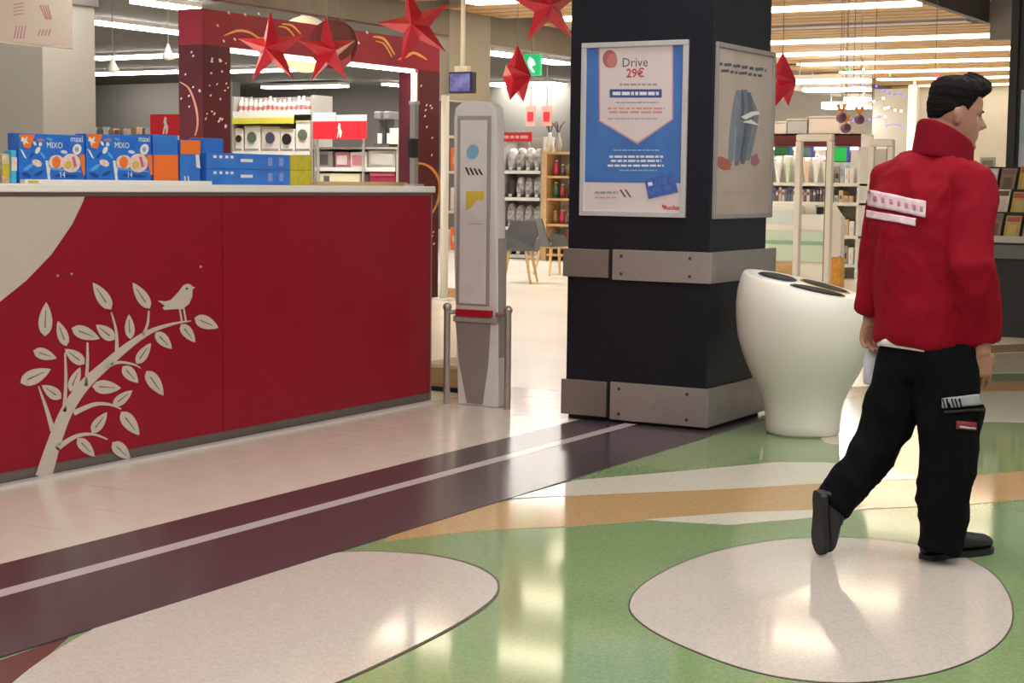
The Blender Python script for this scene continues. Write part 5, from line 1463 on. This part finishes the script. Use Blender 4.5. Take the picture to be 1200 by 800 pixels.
# ---- trousers
tm_ = MB()
tm_.tube([P(1085,396), P(1085,415), P(1087,440)], [(.155,.118),(.158,.12),(.15,.12)], 24, side=plv)
tm_.tube([P(1098,410,-.03), hipR, hipR*.6+kneR*.4, kneR, kneR*.5+ankR*.5, ankR, ankR + UP*-.045 + hdg(27)*-.01], [.115,.118,.108,.096,.088,.076,.076], 20)
tm_.tube([P(1072,414,.03), hipL, hipL*.6+kneL*.4, kneL, kneL*.5+ankL*.5, ankL + (ankL-kneL)*.04], [.115,.112,.100,.086,.074,.064], 20)
ball_axes(tm_, P(1131,488,-.09), (hdg(30), rgt(30), UP), (.085, .05, .105), 14, 10)
# rumpled cuffs
for c_, r_ in ((P(1104,606,-.035), .088), (P(1104,586,-.04), .090), (P(1106,566,-.045), .092)):
    tm_.tube([c_+UP*.016, c_, c_-UP*.016], [r_*.86, r_, r_*.86], 18)
tro = mat('trousers_black', (10, 10, 13), .9, spec=.12, var=.15, scale=9, bump=.2, bscale=50)
tme = vox(tm_, .009, 'trousers', 4, .010, .1)
folds(tme, .018, 10.0, plv)
tbv = BVHTree.FromPolygons([v.co.copy() for v in tme.vertices], [tuple(p.vertices) for p in tme.polygons])
trousers = put('trousers', tme, tro, person, label='black work trousers with thigh pocket')
patch([(1104,466),(1151,461),(1151,474),(1104,478)], 16, 4, tbv, mat('reflective_grey', (150,150,150), .4), 'reflective_stripe', trousers, label='silver reflective stripe')
for k in range(5):
    x = 1105 + k*4.2
    patch([(x,466.5),(x+1.6,466.3),(x+4.4,477),(x+2.8,477.2)], 2, 5, tbv, tro, 'stripe_gap', trousers, off=.008, t=.001)
patch([(1120,493),(1143,494.5),(1143,504),(1120,502.5)], 8, 3, tbv, mat('tag_red', (120,24,36), .6), 'pocket_tag', trousers, label='dark red pocket tag')
patch([(1124,499),(1141,500.3),(1141,502.5),(1124,501.2)], 6, 2, tbv, mat('tag_white', (170,166,170), .6), 'tag_print', trousers, off=.008, t=.001)
patch([(1107,481),(1152,478),(1152,481),(1107,484)], 12, 2, tbv, mat('flap_black', (16,16,20), .8), 'pocket_flap', trousers, off=.004, t=.006)

# ---- shoes
def shoe(heel, toe, up, label):
    d = (toe-heel); L = d.length; d.normalize(); up = (up - d*up.dot(d)).normalized(); l = d.cross(up)
    mb = MB(); n = 16; secs = [(-.02,.020,.05),(.02,.032,.085),(.12,.038,.115),(.28,.038,.118),(.42,.041,.095),(.58,.045,.070),(.76,.047,.058),(.90,.041,.050),(.98,.026,.040),(1.01,.010,.030)]
    for t, hw, h in secs:
        for j in range(n):
            g = 2*math.pi*j/n
            cz = h*.5 + .02; 
            z = cz + math.sin(g)*h*.5; 
            x = math.cos(g)*hw*(1.0 if math.sin(g) < .2 else 1-.25*math.sin(g))
            mb.v.append(heel + d*(t*L) + l*x + up*max(.016, z))
    for i in range(len(secs)-1):
        for j in range(n):
            q = (j+1) % n
            mb.f.append((i*n+j, i*n+q, (i+1)*n+q, (i+1)*n+j))
    mb.f.append(tuple(range(n-1,-1,-1))); mb.f.append(tuple((len(secs)-1)*n+j for j in range(n)))
    ob = mb.build('shoe', mat('shoe_black', (26,25,28), .5, var=.1, scale=20), person, smooth=True, label=label)
    out = []
    for t, hw in [(-.03,.018),(.02,.034),(.15,.040),(.35,.036),(.55,.042),(.75,.050),(.9,.045),(.99,.028),(1.03,.012)]:
        out.append((t, hw))
    pts = [heel + d*(t*L) + l*w_ for t, w_ in out] + [heel + d*(t*L) - l*w_ for t, w_ in out[::-1]]
    MB().prism(pts, up*.022).build('sole', mat('sole_black', (24,24,26), .6), ob)
    for k in range(4):
        t = .38 + .08*k; c = heel + d*(t*L); h = .112 - .012*k
        MB().tube([c + l*.026 + up*(h-.004), c + up*(h+.008), c - l*.026 + up*(h-.004)], .0035, 6).build('lace', mat('lace_grey', (60,58,60), .7), ob)
    return ob
shoe(heelR, toeR, UP, 'black shoe planted on the cream oval')
shoe(heelL, toeL, hdg(18) + ahd*.0, 'black shoe lifting off on its toe')

# bottle held at the left side
bt = P(1024, 398, .2); 
r = thing('hand_bottle', bt - UP*.16, 'small translucent bottle held in the hand beside the bin', 'bottle')
b0 = bt - UP*.165
MB().lathe(b0, [(.0,0),(.030,.0),(.034,.01),(.034,.10),(.022,.125),(.011,.135),(.011,.155)], 16).build('bottle_body', mat('bottle_clear', (206,206,214), .3), r, smooth=True)
MB().lathe(b0, [(.014,.15),(.014,.175),(.008,.185),(.004,.215)], 12).build('cap', offw, r)
